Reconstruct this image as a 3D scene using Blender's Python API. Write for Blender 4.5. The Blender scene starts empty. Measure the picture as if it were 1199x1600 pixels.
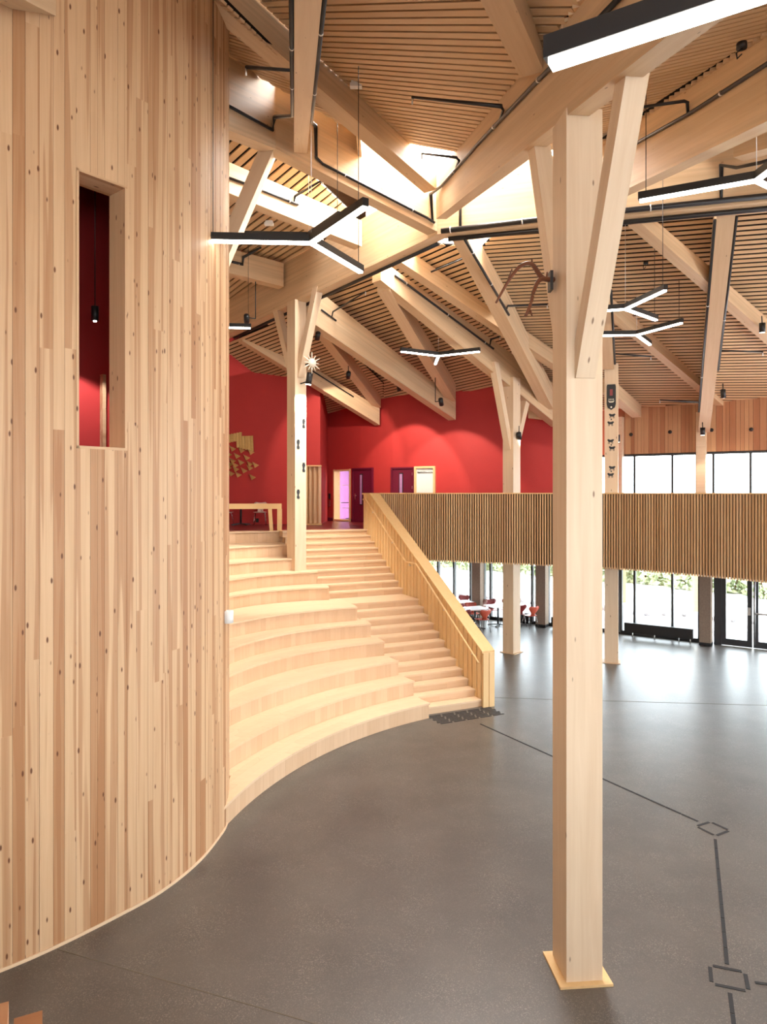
import bpy, bmesh, math, random
from mathutils import Vector, Matrix
random.seed(7)
sc = bpy.context.scene
COL = sc.collection
F = 1080.0; EYE = 4.89

# ------------------------------------------------------------------ camera, world, exposure
cd = bpy.data.cameras.new('camera'); cam = bpy.data.objects.new('camera', cd); COL.objects.link(cam)
cam.location = (0, 0, EYE); cam.rotation_euler = (math.pi/2, 0, 0)
cd.sensor_fit = 'VERTICAL'; cd.sensor_height = 36; cd.lens = F/1600*36
cd.shift_y = -30/1600; cd.clip_start = .05; cd.clip_end = 500
sc.camera = cam
wd = bpy.data.worlds.new('sky'); sc.world = wd; wd.use_nodes = True
bg = wd.node_tree.nodes['Background']
bg.inputs[0].default_value = (.86, .94, 1, 1); bg.inputs[1].default_value = 10.0
vs = sc.view_settings
vs.view_transform = 'Standard'; vs.look = 'None'; vs.gamma = 1; vs.use_curve_mapping = False
vs.exposure = 0.16
def area(name, loc, size, power, rot=(0, 0, 0), col=(1, .97, .92), sy=None):
    l = bpy.data.lights.new(name, 'AREA'); l.shape = 'RECTANGLE'; l.size = size; l.size_y = sy or size
    l.energy = power; l.color = col
    o = bpy.data.objects.new(name, l); COL.objects.link(o); o.location = loc; o.rotation_euler = rot
    return o
# daylight falling through the glazed roof lantern over the hub
area('skylight_daylight', (1.65, 15.4, 14.2), 4.0, 3600, col=(1, .97, .93), sy=4.2)

# ------------------------------------------------------------------ helpers
def P(x, y, d): return Vector(((x-600)*d/F, d, EYE-(y-770)*d/F))
def G(x, y, z=0):
    d = (EYE-z)*F/(y-770); return Vector(((x-600)*d/F, d, z))
W = {}
Z = Vector((0, 0, 1))
def link(o, parent=None, M=None):
    COL.objects.link(o)
    M = M if M is not None else Matrix.Identity(4)
    o.matrix_basis = M; W[o] = M.copy()
    if parent is not None:
        o.parent = parent; o.matrix_parent_inverse = W[parent].inverted()
    return o
def tag(o, label=None, cat=None, group=None, kind=None):
    if label: o['label'] = label
    if cat: o['category'] = cat
    if group: o['group'] = group
    if kind: o['kind'] = kind
    return o
def thing(name, label, cat, loc=(0, 0, 0), group=None, kind=None):
    o = bpy.data.objects.new(name, None); o.empty_display_size = .2
    link(o, None, Matrix.Translation(Vector(loc)))
    return tag(o, label, cat, group, kind)
def mesh(name, verts, faces, mat, parent=None, M=None, smooth=False):
    me = bpy.data.meshes.new(name); me.from_pydata([tuple(v) for v in verts], [], faces); me.update()
    bm = bmesh.new(); bm.from_mesh(me); bmesh.ops.recalc_face_normals(bm, faces=bm.faces); bm.to_mesh(me); bm.free()
    me.materials.append(mat)
    if smooth:
        for p in me.polygons: p.use_smooth = True
    return link(bpy.data.objects.new(name, me), parent, M)
BOXF = [(0, 1, 3, 2), (4, 6, 7, 5), (0, 4, 5, 1), (2, 3, 7, 6), (0, 2, 6, 4), (1, 5, 7, 3)]
def boxv(x0, x1, y0, y1, z0, z1): return [(x, y, z) for x in (x0, x1) for y in (y0, y1) for z in (z0, z1)]
UNIT = {}
def unit(mat):
    if mat.name not in UNIT:
        me = bpy.data.meshes.new('block'); me.from_pydata(boxv(-.5, .5, -.5, .5, -.5, .5), [], BOXF); me.update()
        me.materials.append(mat); UNIT[mat.name] = me
    return UNIT[mat.name]
def frame(xa, up=Z):
    xa = xa.normalized(); ya = up.cross(xa)
    if ya.length < 1e-5: ya = Vector((0, 1, 0))
    ya.normalize(); za = xa.cross(ya)
    return Matrix((xa, ya, za)).transposed().to_4x4()
def ubox(name, c, size, mat, parent=None, R=None):
    M = Matrix.Translation(Vector(c)) @ (R if R is not None else Matrix.Identity(4)) @ Matrix.Diagonal(Vector((*size, 1)))
    return link(bpy.data.objects.new(name, unit(mat)), parent, M)
def ubar(name, A, B, w, h, mat, parent=None, up=Z):
    A = Vector(A); B = Vector(B)
    return ubox(name, (A+B)/2, ((B-A).length, w, h), mat, parent, frame(B-A, up))
def dbox(name, c, size, mat, parent=None, R=None):        # own mesh at real size (grain stays true)
    M = Matrix.Translation(Vector(c)) @ (R if R is not None else Matrix.Identity(4))
    sx, sy, sz = [s/2 for s in size]
    return mesh(name, boxv(-sx, sx, -sy, sy, -sz, sz), BOXF, mat, parent, M)
def dbar(name, A, B, w, h, mat, parent=None, up=Z):
    A = Vector(A); B = Vector(B)
    return dbox(name, (A+B)/2, ((B-A).length, w, h), mat, parent, frame(B-A, up))
def hexa(name, pts, mat, parent=None, axis=None):
    """8 world points ordered as boxv; local x runs along the axis"""
    pts = [Vector(p) for p in pts]
    c = sum(pts, Vector())/8
    R = frame(axis) if axis is not None else Matrix.Identity(4)
    M = Matrix.Translation(c) @ R; Mi = M.inverted()
    return mesh(name, [Mi @ p for p in pts], BOXF, mat, parent, M)
def tube(name, pts, r, mat, parent=None, n=8, radii=None):
    pts = [Vector(p) for p in pts]; V = []; Fc = []
    for i, p in enumerate(pts):
        t = (pts[min(i+1, len(pts)-1)]-pts[max(i-1, 0)]).normalized()
        up = Z if abs(t.z) < .9 else Vector((1, 0, 0))
        a = t.cross(up).normalized(); b = t.cross(a)
        k = 1.0
        if 0 < i < len(pts)-1:
            c = (pts[i+1]-p).normalized().dot((p-pts[i-1]).normalized()); k = min(1.5, 1/math.sqrt(max(.45, (1+c)/2)))
        rr = (radii[i] if radii else r)*k
        for j in range(n):
            an = 2*math.pi*j/n; V.append(p+a*math.cos(an)*rr+b*math.sin(an)*rr)
    for i in range(len(pts)-1):
        for j in range(n):
            Fc.append((i*n+j, i*n+(j+1) % n, (i+1)*n+(j+1) % n, (i+1)*n+j))
    Fc.append(tuple(range(n))); Fc.append(tuple(range((len(pts)-1)*n, len(pts)*n)))
    c = pts[0]
    return mesh(name, [v-c for v in V], Fc, mat, parent, Matrix.Translation(c), True)
def prism(name, plan, z0, z1, mat, parent=None, kind=None):
    n = len(plan)
    V = [(p[0], p[1], z0) for p in plan]+[(p[0], p[1], z1) for p in plan]
    Fc = [tuple(range(n)), tuple(range(n, 2*n))]+[(i, (i+1) % n, n+(i+1) % n, n+i) for i in range(n)]
    return mesh(name, V, Fc, mat, parent)
def catmull(pts, k=8):
    pts = [Vector(p) for p in pts]; q = [pts[0]*2-pts[1]]+pts+[pts[-1]*2-pts[-2]]; out = []
    for i in range(1, len(q)-2):
        for j in range(k):
            t = j/k; a, b, c, d = q[i-1:i+3]
            out.append(.5*((2*b)+(c-a)*t+(2*a-5*b+4*c-d)*t*t+(3*b-a-3*c+d)*t**3))
    out.append(pts[-1]); return out
class Path:
    def __init__(s, pts):
        s.p = [Vector(p) for p in pts]; s.s = [0]
        for a, b in zip(s.p, s.p[1:]): s.s.append(s.s[-1]+(b-a).length)
        s.L = s.s[-1]
    def at(s, t):
        t = max(0, min(s.L, t)); i = 0
        while i < len(s.s)-2 and s.s[i+1] < t: i += 1
        k = (t-s.s[i])/max(1e-9, s.s[i+1]-s.s[i]); return s.p[i].lerp(s.p[i+1], k)
    def tan(s, t): return (s.at(t+.05)-s.at(t-.05)).normalized()

# ------------------------------------------------------------------ materials
def mat_base(name, rough=.5, spec=.5):
    m = bpy.data.materials.new(name); m.use_nodes = True
    b = m.node_tree.nodes['Principled BSDF']; b.inputs['Roughness'].default_value = rough
    b.inputs['Specular IOR Level'].default_value = spec
    return m, m.node_tree.nodes, m.node_tree.links, b
def plain(name, col, rough=.5, spec=.4, metal=0, noise=.06, nscale=8):
    m, N, L, b = mat_base(name, rough, spec); b.inputs['Metallic'].default_value = metal
    tc = N.new('ShaderNodeTexCoord'); nz = N.new('ShaderNodeTexNoise'); nz.inputs['Scale'].default_value = nscale; nz.inputs['Detail'].default_value = 4
    mx = N.new('ShaderNodeMix'); mx.data_type = 'RGBA'
    mx.inputs[6].default_value = (*[c*(1-noise) for c in col], 1); mx.inputs[7].default_value = (*[min(1, c*(1+noise)) for c in col], 1)
    L.new(tc.outputs['Object'], nz.inputs['Vector']); L.new(nz.outputs['Fac'], mx.inputs[0]); L.new(mx.outputs[2], b.inputs['Base Color'])
    return m
def glow(name, col, s):
    m = bpy.data.materials.new(name); m.use_nodes = True; N = m.node_tree.nodes; N.clear()
    e = N.new('ShaderNodeEmission'); e.inputs[0].default_value = (*col, 1); e.inputs[1].default_value = s
    o = N.new('ShaderNodeOutputMaterial'); m.node_tree.links.new(e.outputs[0], o.inputs[0]); return m
def wood(name, light, dark, grain=(1.2, 16, 16), knots=0, kscale=(3, 11, 11), ksize=.11, var=.25, rough=.5, lam=0, mid=None, strength=1.0, bimodal=0, kdens=.45, spec=.3, heart=0):
    """local x = along the fibres"""
    m, N, L, b = mat_base(name, rough, spec)
    def node(t, **k):
        n = N.new(t)
        for a, v in k.items(): setattr(n, a, v)
        return n
    tc = node('ShaderNodeTexCoord'); oi = node('ShaderNodeObjectInfo')
    off = node('ShaderNodeVectorMath', operation='MULTIPLY_ADD')
    cx = node('ShaderNodeCombineXYZ')
    for i in range(3): L.new(oi.outputs['Random'], cx.inputs[i])
    off.inputs[1].default_value = (37, 53, 71); L.new(cx.outputs[0], off.inputs[0]); L.new(tc.outputs['Object'], off.inputs[2])
    mp = node('ShaderNodeVectorMath', operation='MULTIPLY'); mp.inputs[1].default_value = grain; L.new(off.outputs[0], mp.inputs[0])
    nz = node('ShaderNodeTexNoise'); nz.inputs['Scale'].default_value = 1; nz.inputs['Detail'].default_value = 6; nz.inputs['Roughness'].default_value = .62; nz.inputs['Distortion'].default_value = .5
    L.new(mp.outputs[0], nz.inputs['Vector'])
    r = node('ShaderNodeValToRGB'); r.color_ramp.elements[0].position = .32; r.color_ramp.elements[1].position = .68
    r.color_ramp.elements[0].color = (0, 0, 0, 1); r.color_ramp.elements[1].color = (1, 1, 1, 1)
    L.new(nz.outputs['Fac'], r.inputs[0])
    # random tone per piece
    rt = node('ShaderNodeMath', operation='FRACT'); rm = node('ShaderNodeMath', operation='MULTIPLY'); rm.inputs[1].default_value = 17.31
    L.new(oi.outputs['Random'], rm.inputs[0]); L.new(rm.outputs[0], rt.inputs[0])
    tone = rt.outputs[0]
    if bimodal:
        gt = node('ShaderNodeMath', operation='GREATER_THAN'); gt.inputs[1].default_value = 1-bimodal; L.new(tone, gt.inputs[0])
        ad = node('ShaderNodeMath', operation='MULTIPLY_ADD'); ad.inputs[1].default_value = .62; L.new(gt.outputs[0], ad.inputs[0])
        sm = node('ShaderNodeMath', operation='MULTIPLY'); sm.inputs[1].default_value = .25; L.new(tone, sm.inputs[0]); L.new(sm.outputs[0], ad.inputs[2]); tone = ad.outputs[0]
    a = node('ShaderNodeMath', operation='MULTIPLY'); a.inputs[1].default_value = var; L.new(tone, a.inputs[0])
    g = node('ShaderNodeMath', operation='MULTIPLY_ADD'); g.inputs[1].default_value = .42*strength; L.new(r.outputs[0], g.inputs[0]); L.new(a.outputs[0], g.inputs[2])
    if heart:
        mh = node('ShaderNodeVectorMath', operation='MULTIPLY'); mh.inputs[1].default_value = (.16, 8.5, 2); L.new(off.outputs[0], mh.inputs[0])
        nh = node('ShaderNodeTexNoise'); nh.inputs['Scale'].default_value = 1; nh.inputs['Detail'].default_value = 2; nh.inputs['Distortion'].default_value = .3; L.new(mh.outputs[0], nh.inputs['Vector'])
        rh = node('ShaderNodeMapRange'); rh.inputs[1].default_value = .53; rh.inputs[2].default_value = .57; rh.inputs[3].default_value = 0; rh.inputs[4].default_value = heart; L.new(nh.outputs['Fac'], rh.inputs[0])
        gh = node('ShaderNodeMath', operation='ADD'); L.new(g.outputs[0], gh.inputs[0]); L.new(rh.outputs[0], gh.inputs[1]); gh.use_clamp = True; g = gh
    mx = node('ShaderNodeMix', data_type='RGBA'); mx.inputs[6].default_value = (*light, 1); mx.inputs[7].default_value = (*dark, 1); L.new(g.outputs[0], mx.inputs[0])
    out = mx.outputs[2]
    if lam:
        sp = node('ShaderNodeSeparateXYZ'); L.new(tc.outputs['Object'], sp.inputs[0])
        dv = node('ShaderNodeMath', operation='DIVIDE'); dv.inputs[1].default_value = lam; L.new(sp.outputs[2], dv.inputs[0])
        fl = node('ShaderNodeMath', operation='FLOOR'); L.new(dv.outputs[0], fl.inputs[0])
        wn = node('ShaderNodeTexWhiteNoise', noise_dimensions='1D'); L.new(fl.outputs[0], wn.inputs['W'])
        mm = node('ShaderNodeMix', data_type='RGBA', blend_type='MULTIPLY'); mr = node('ShaderNodeMapRange'); mr.inputs[3].default_value = .9; mr.inputs[4].default_value = 1.04
        L.new(wn.outputs['Value'], mr.inputs[0]); mm.inputs[0].default_value = 1; L.new(out, mm.inputs[6]); L.new(mr.outputs[0], mm.inputs[7]); out = mm.outputs[2]
    if knots:
        mk = node('ShaderNodeVectorMath', operation='MULTIPLY'); mk.inputs[1].default_value = kscale; L.new(off.outputs[0], mk.inputs[0])
        vo = node('ShaderNodeTexVoronoi'); vo.inputs['Scale'].default_value = 1; vo.inputs['Randomness'].default_value = 1; L.new(mk.outputs[0], vo.inputs['Vector'])
        lt = node('ShaderNodeMapRange'); lt.inputs[1].default_value = ksize*.55; lt.inputs[2].default_value = ksize; lt.inputs[3].default_value = 1; lt.inputs[4].default_value = 0
        L.new(vo.outputs['Distance'], lt.inputs[0])
        sp2 = node('ShaderNodeSeparateColor'); L.new(vo.outputs['Color'], sp2.inputs[0])
        cm = node('ShaderNodeMath', operation='LESS_THAN'); cm.inputs[1].default_value = kdens; L.new(sp2.outputs[0], cm.inputs[0])
        km = node('ShaderNodeMath', operation='MULTIPLY'); L.new(lt.outputs[0], km.inputs[0]); L.new(cm.outputs[0], km.inputs[1])
        ks = node('ShaderNodeMath', operation='MULTIPLY'); ks.inputs[1].default_value = knots; L.new(km.outputs[0], ks.inputs[0])
        mk2 = node('ShaderNodeMix', data_type='RGBA'); mk2.inputs[7].default_value = (.13, .045, .018, 1); L.new(ks.outputs[0], mk2.inputs[0]); L.new(out, mk2.inputs[6]); out = mk2.outputs[2]
    L.new(out, b.inputs['Base Color'])
    bp = node('ShaderNodeBump'); bp.inputs['Strength'].default_value = .04; L.new(nz.outputs['Fac'], bp.inputs['Height']); L.new(bp.outputs[0], b.inputs['Normal'])
    return m

M_beam = wood('glulam', (.74, .54, .34), (.58, .36, .19), grain=(.7, 13, 13), knots=.6, kscale=(2.4, 8, 8), ksize=.09, var=.12, lam=.045, kdens=.5)
M_col = wood('column_spruce', (.79, .62, .44), (.63, .43, .25), grain=(.6, 12, 12), knots=.75, kscale=(2.6, 8, 8), ksize=.11, var=.1, kdens=.45)
M_plank = wood('pine_plank', (.68, .455, .265), (.41, .20, .09), grain=(.55, 20, 20), knots=.95, kscale=(4.2, 12, 12), ksize=.17, var=.8, bimodal=.2, heart=.5, kdens=.6, rough=.45, strength=.7)
M_slat = wood('ceiling_slat', (.76, .54, .33), (.54, .33, .17), grain=(1.2, 3, 3), var=.35, strength=.6)
M_seat = wood('ash_seating', (.78, .58, .38), (.60, .38, .21), grain=(1.0, 15, 15), var=.22, strength=.5)
M_riser = wood('ash_riser', (.74, .52, .33), (.55, .33, .18), grain=(1.2, 16, 16), var=.38, strength=.45)
M_para = wood('pine_parapet', (.82, .58, .30), (.64, .37, .14), grain=(1.0, 15, 15), var=.35, strength=.5)
M_rail = wood('balustrade_slat', (.74, .50, .28), (.44, .235, .11), grain=(1.2, 8, 8), var=.6, strength=.5)
M_clad = wood('heartwood_cladding', (.62, .36, .19), (.40, .17, .08), grain=(.8, 14, 14), var=.9, strength=.5)
M_dark = plain('dark_gap', (.015, .011, .009), .9, .1)
M_black = plain('black_metal', (.012, .012, .013), .45, .5)
M_pipe = plain('black_pipe', (.018, .016, .016), .4, .5)
M_steel = plain('bright_steel', (.75, .75, .75), .3, .5, 1)
M_red = plain('red_wall_paint', (.48, .040, .038), .6, .25, noise=.05, nscale=3)
M_redfloor = plain('red_floor', (.20, .02, .022), .3, .5)
M_maroon = plain('maroon_door', (.14, .008, .03), .4, .4)
M_white = plain('white_paint', (.82, .81, .78), .5, .3, noise=.02)
M_conc = plain('raw_concrete', (.28, .21, .155), .8, .2, noise=.25, nscale=18)
M_led = glow('led_diffuser', (1, .93, .82), 14)
M_gold = wood('oak_relief', (.72, .46, .17), (.52, .30, .09), grain=(3, 20, 20), var=.4)
M_antler = plain('antler_brown', (.17, .06, .03), .45, .4, noise=.35, nscale=12)
M_chairA = plain('chair_orange_red', (.55, .09, .045), .35, .5)
M_chairB = plain('chair_dark_red', (.25, .035, .035), .35, .5)
M_chairP = plain('chair_pale_pink', (.62, .40, .34), .4, .4)
M_chrome = plain('chrome', (.55, .55, .55), .2, .5, 1)
M_purple = plain('purple_wall', (.34, .10, .33), .6, .3)
M_leaf = plain('shrub_leaf', (.52, .58, .36), .7, .2, noise=.35, nscale=5)
M_ground = plain('pale_gravel', (.8, .79, .77), .9, .1, noise=.06, nscale=1.2)
M_pave = plain('pale_paving', (.60, .62, .66), .8, .2, noise=.05)
M_stone = plain('grey_stone', (.3, .29, .29), .9, .1, noise=.3)
M_ivory = plain('ivory_bone', (.9, .84, .7), .5, .4)
m = bpy.data.materials.new('window_glass'); m.use_nodes = True; N = m.node_tree.nodes; L = m.node_tree.links; N.clear()
tr = N.new('ShaderNodeBsdfTransparent'); tr.inputs[0].default_value = (.96, .98, .98, 1); gl = N.new('ShaderNodeBsdfGlossy'); gl.inputs['Roughness'].default_value = .02
fw = N.new('ShaderNodeLayerWeight'); fp = N.new('ShaderNodeMath'); fp.operation = 'POWER'; fp.inputs[1].default_value = 5; fr = N.new('ShaderNodeMath'); fr.operation = 'MULTIPLY_ADD'; fr.inputs[1].default_value = .6; fr.inputs[2].default_value = .03; L.new(fw.outputs['Facing'], fp.inputs[0]); L.new(fp.outputs[0], fr.inputs[0]); ms = N.new('ShaderNodeMixShader'); o = N.new('ShaderNodeOutputMaterial')
L.new(fr.outputs[0], ms.inputs[0]); L.new(tr.outputs[0], ms.inputs[1]); L.new(gl.outputs[0], ms.inputs[2]); L.new(ms.outputs[0], o.inputs[0])
M_glass = m
# polished concrete
m, N, L, b = mat_base('polished_concrete', .3, .5)
tc = N.new('ShaderNodeTexCoord')
def nz(scale, det=5, rough=.6):
    n = N.new('ShaderNodeTexNoise'); n.inputs['Scale'].default_value = scale; n.inputs['Detail'].default_value = det; n.inputs['Roughness'].default_value = rough
    L.new(tc.outputs['Object'], n.inputs['Vector']); return n
n1 = nz(.8, 6, .62); n3 = nz(1.7, 4, .6)
r1 = N.new('ShaderNodeValToRGB'); e = r1.color_ramp.elements; e[0].position = .3; e[0].color = (.056, .050, .044, 1); e[1].position = .72; e[1].color = (.108, .096, .084, 1); L.new(n1.outputs['Fac'], r1.inputs[0])
vo = N.new('ShaderNodeTexVoronoi'); vo.inputs['Scale'].default_value = 120; L.new(tc.outputs['Object'], vo.inputs['Vector'])
sc_ = N.new('ShaderNodeSeparateColor'); L.new(vo.outputs['Color'], sc_.inputs[0])
r2 = N.new('ShaderNodeMapRange'); r2.inputs[1].default_value = .72; r2.inputs[2].default_value = 1.0; r2.inputs[3].default_value = 0; r2.inputs[4].default_value = 1; L.new(sc_.outputs[0], r2.inputs[0])
r3 = N.new('ShaderNodeMapRange'); r3.inputs[1].default_value = .42; r3.inputs[2].default_value = .66; r3.inputs[3].default_value = .3; r3.inputs[4].default_value = .9; L.new(n3.outputs['Fac'], r3.inputs[0])
ml = N.new('ShaderNodeMath'); ml.operation = 'MULTIPLY'; L.new(r2.outputs[0], ml.inputs[0]); L.new(r3.outputs[0], ml.inputs[1])
mx = N.new('ShaderNodeMix'); mx.data_type = 'RGBA'; L.new(ml.outputs[0], mx.inputs[0]); L.new(r1.outputs[0], mx.inputs[6]); mx.inputs[7].default_value = (.25, .225, .195, 1); L.new(mx.outputs[2], b.inputs['Base Color'])
b.inputs['Roughness'].default_value = .36; b.inputs['Specular IOR Level'].default_value = 1.0
M_floor = m

# ------------------------------------------------------------------ facade line and floor
F0 = Vector((5.9, 25.6)); FD = Vector((.8321, -.5547)); FN = Vector((-.5547, -.8321))   # FN points indoors
def fac(x, off=0.0):
    """plan point of the glazed facade under picture column x, off metres indoors"""
    k = (x-600)/F; o = F0+FN*off
    s = (k*o.y-o.x)/(FD.x-k*FD.y); return o+FD*s
fl = prism('floor', [(-14, -6), (16, -6), tuple(F0+FD*12.2), tuple(F0-FD*12), (-14, 32.3)], -.06, 0, M_floor)
tag(fl, 'polished grey concrete hall floor with pale speckles and soft reflections', 'floor', kind='structure')
gr = prism('ground', [(-80, -80), (120, -80), (120, 160), (-80, 160)], -.12, -.07, M_ground)
tag(gr, 'pale gravel ground outside beyond the glazed facade', 'ground', kind='structure')
c = F0+FD*2-FN*1.6
pv = dbox('pavement', (c.x, c.y, -.055), (34, 2.6, .03), M_pave, None, frame(Vector((FD.x, FD.y, 0))))
tag(pv, 'strip of pale paving slabs running outside along the glazed facade', 'paving', kind='structure')
for i in range(60):
    p = c+FD*(-9+i*.3)
    ubox('slab', (p.x, p.y, -.033), (.28, 2.5, .02), M_pave, pv, frame(Vector((FD.x, FD.y, 0))))
# floor saw-cut joints
for i, (a, b_, lab) in enumerate([((90, 1483), (640, 1642), 'thin saw-cut joint crossing the concrete floor below the plank wall'),
                            ((771, 1090), (1300, 1105), 'faint straight joint in the concrete floor beside the stair foot')]):
    A = G(*a, .001); B = G(*b_, .001)
    tag(ubar('floor_joint', A, B, .012, .004, plain('joint_%d' % i, (.16, .14, .11), .7)), lab, 'joint', kind='structure')

# ------------------------------------------------------------------ walls round the rest of the hall (behind and beside the viewpoint)
V = []; Fc = []
for bx in ((-14, -6, -6.2, -6, 0, 14.2), (-6, 16, -6.2, -6, 0, 3.9), (-6, 16, -6.2, -6, 7.0, 14.2), (1, 1.3, -6.2, -6, 3.9, 7.0), (8, 8.3, -6.2, -6, 3.9, 7.0)):
    k = len(V); V += boxv(*bx); Fc += [tuple(i+k for i in f) for f in BOXF]
tag(mesh('wall_front', V, Fc, M_seat), 'timber end wall with a wide window band behind the viewpoint', 'wall', kind='structure')
V = []; Fc = []
for bx in ((16, 16.2, -6, 19, 2.9, 3.9), (16, 16.2, -6, 19, 6.4, 14.2), (16, 16.2, -6, 2, 0, 2.9), (16, 16.2, 8, 8.3, 0, 6.4)):
    k = len(V); V += boxv(*bx); Fc += [tuple(i+k for i in f) for f in BOXF]
tag(mesh('wall_side', V, Fc, M_seat), 'timber side wall with two window bands right of the hall', 'wall', kind='structure')
tag(mesh('wall_far_left', boxv(-14.2, -14, -6, 32, 0, 14.2), BOXF, M_seat), 'plain timber wall closing the far left of the hall', 'wall', kind='structure')
tag(prism('floor_gallery', [(-6, -6), (16, -6), (16, -1.2), (-6, -1.2)], 3.2, 3.3, M_redfloor), 'gallery floor behind the viewpoint', 'floor', kind='structure')

# ------------------------------------------------------------------ upper storey slab
slab_plan = [(-10, 20.4), (-4.7, 20.85), (-2.9, 21.45), (-.45, 22.1), (1.16, 21.05), (4.67, 19.6), (6.04, 19.1), (8.8, 15.95), (9.7, 13.6), (10.6, 10), (15.5, 10), (15.9, 18.9), tuple(F0-FN*.1), (1.0, 28.7), (-2, 31), (-10, 31)]
sl = prism('floor_upper', slab_plan, 2.98, 3.74, M_redfloor)
tag(sl, 'dark red floor of the upper gallery behind the slatted balustrade', 'floor', kind='structure')

# ------------------------------------------------------------------ plank drum wall
drum = catmull([(-6.6, 5.4), (-5.5, 5.95), (-4.6, 6.5), (-3.92, 7.05), (-3.54, 7.41), (-3.09, 7.94), (-2.73, 8.44), (-2.46, 9.1), (-2.335, 9.78), (-2.32, 10.25), (-2.49, 11.0), (-2.95, 11.8), (-3.8, 12.35), (-5.2, 12.7)], 8)
drum = [Vector((p.x, p.y, 0)) for p in drum]
DP = Path(drum)
def s_at_px(x):
    best = None
    for i in range(600):
        t = DP.L*i/599; p = DP.at(t)
        if p.y > 10.3: break
        px = 600+F*p.x/p.y
        if best is None or abs(px-x) < best[0]: best = (abs(px-x), t)
    return best[1]
s_o0, s_o1 = s_at_px(118), s_at_px(199)
OZ0, OZ1 = 5.38, 8.46
# solid core behind the planks, left open at the slot window
def ribbon(name, s0, s1, z0, z1, th, mat, parent, n=1, off=0.0, ztop=None):
    V = []; Fc = []
    for i in range(n+1):
        t = s0+(s1-s0)*i/n; p = DP.at(t); tn = DP.tan(t); nn = Vector((tn.y, -tn.x, 0))
        a = p+nn*off; b_ = p+nn*(off-th)
        V += [a+Z*z0, b_+Z*z0, b_+Z*z1, a+Z*z1]
    for i in range(n):
        k = i*4
        for j in range(4): Fc.append((k+j, k+(j+1) % 4, k+4+(j+1) % 4, k+4+j))
    Fc += [(0, 1, 2, 3), (n*4, n*4+1, n*4+2, n*4+3)]
    return V, Fc
V = []; Fc = []
for (a, b_, z0, z1, n) in [(0, s_o0-.01, 0, 12.6, 20), (s_o1+.01, DP.L, 0, 12.6, 40), (s_o0-.01, s_o1+.01, 0, OZ0-.02, 4), (s_o0-.01, s_o1+.01, OZ1+.02, 12.6, 4)]:
    v, f = ribbon('', a, b_, z0, z1, .26, None, None, n, -.04)
    Fc += [tuple(i+len(V) for i in q) for q in f]; V += v
wl = mesh('wall_left', V, Fc, M_dark)
tag(wl, 'tall curved wall clad in knotty pine planks with a slot window', 'wall', kind='structure')
def plank(s0, s1, z0, z1, off):
    pa = DP.at(s0); pb = DP.at(s1); t = (pb-pa); t.normalize(); nn = Vector((t.y, -t.x, 0))
    w = (pb-pa).length/2-.0012
    # local x = up the fibres, y = across, z = out of the wall
    R = Matrix((Z, -t, nn)).transposed()
    if R.determinant() < 0: R = Matrix((Z, t, nn)).transposed()
    c = (pa+pb)/2+Z*(z0+z1)/2+nn*(off-.02)
    return mesh('plank', boxv(-(z1-z0)/2, (z1-z0)/2, -w, w, -.025, .025), BOXF, M_plank, wl, Matrix.Translation(c) @ R.to_4x4())
rng = random.Random(3)
s = 1.2; edges = [s]
smax = DP.L-2.2
while s < smax:
    w = rng.choice([.07, .085, .1, .12, .14, .16]); 
    if DP.at(s).y > 9.3: w = min(w, .07)
    for e0 in (s_o0, s_o1):
        if s < e0-.001 < s+w+.03: w = e0-s
    s += w; edges.append(s)
for a, b_ in zip(edges, edges[1:]):
    mid = (a+b_)/2
    cuts = [0.03]
    z = rng.uniform(.8, 6.5)
    while z < 11.5: cuts.append(z); z += rng.uniform(2.8, 7)
    cuts.append(12.62)
    if s_o0-.001 < mid < s_o1+.001:
        spans = [(0.03, OZ0), (OZ1, 12.62)]
    else: spans = list(zip(cuts, cuts[1:]))
    for z0, z1 in spans: plank(a, b_, z0, z1, rng.uniform(-.002, .002))
# timber lining of the slot window
pa = DP.at(s_o0); pb = DP.at(s_o1); tn = (pb-pa).normalized(); nn = Vector((tn.y, -tn.x, 0)); inn = -nn
wn = thing('window_1', 'tall narrow slot window cut in the plank wall with timber lining', 'window', (pa.x, pa.y, OZ0), kind='structure')
def lin(A, B, th, zc=False): pass
for p0, sg in ((pa, 1), (pb, -1)):
    q = [p0+nn*.012, p0+inn*.34]; e = tn*.03*sg
    hexa('jamb_lining', [v for x_ in (q[0], q[1]) for y_ in (x_, x_+e) for v in (y_+Z*OZ0, y_+Z*OZ1)], M_plank, wn, Z)
for z0, z1 in ((OZ1-.03, OZ1), (OZ0, OZ0+.03)):
    hexa('head_lining', [v for x_ in (pa, pb) for y_ in (x_+nn*.012, x_+inn*.34) for v in (y_+Z*z0, y_+Z*z1)], M_plank, wn, tn)
# room behind the slot window
oc = (pa+pb)/2; Rr = frame(tn)
rc = oc+inn*1.9+tn*.3
rw = dbox('wall_inner', (rc.x, rc.y, 6.6), (2.4, .1, 7.4), M_red, None, Rr); tag(rw, 'red wall of the dim room seen through the slot window', 'wall', kind='structure')
q = oc+inn*1.78+tn*.98
pst = dbox('door_post', (q.x, q.y, 5.1), (.05, .08, 2.9), M_plank, None, Rr); tag(pst, 'slim pine door post against the red wall behind the slot window', 'post')
lp = oc+inn*.95+tn*.42; lz = 7.05
pl = thing('pendant_spot', 'black cylinder lamp on a cable behind the slot window', 'lamp', (lp.x, lp.y, lz))
tube('housing', [(lp.x, lp.y, lz+.02), (lp.x, lp.y, lz+.2)], .045, M_black, pl, 12); tube('cable', [(lp.x, lp.y, lz+.2), (lp.x, lp.y, 10.08)], .006, M_black, pl, 5)
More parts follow.
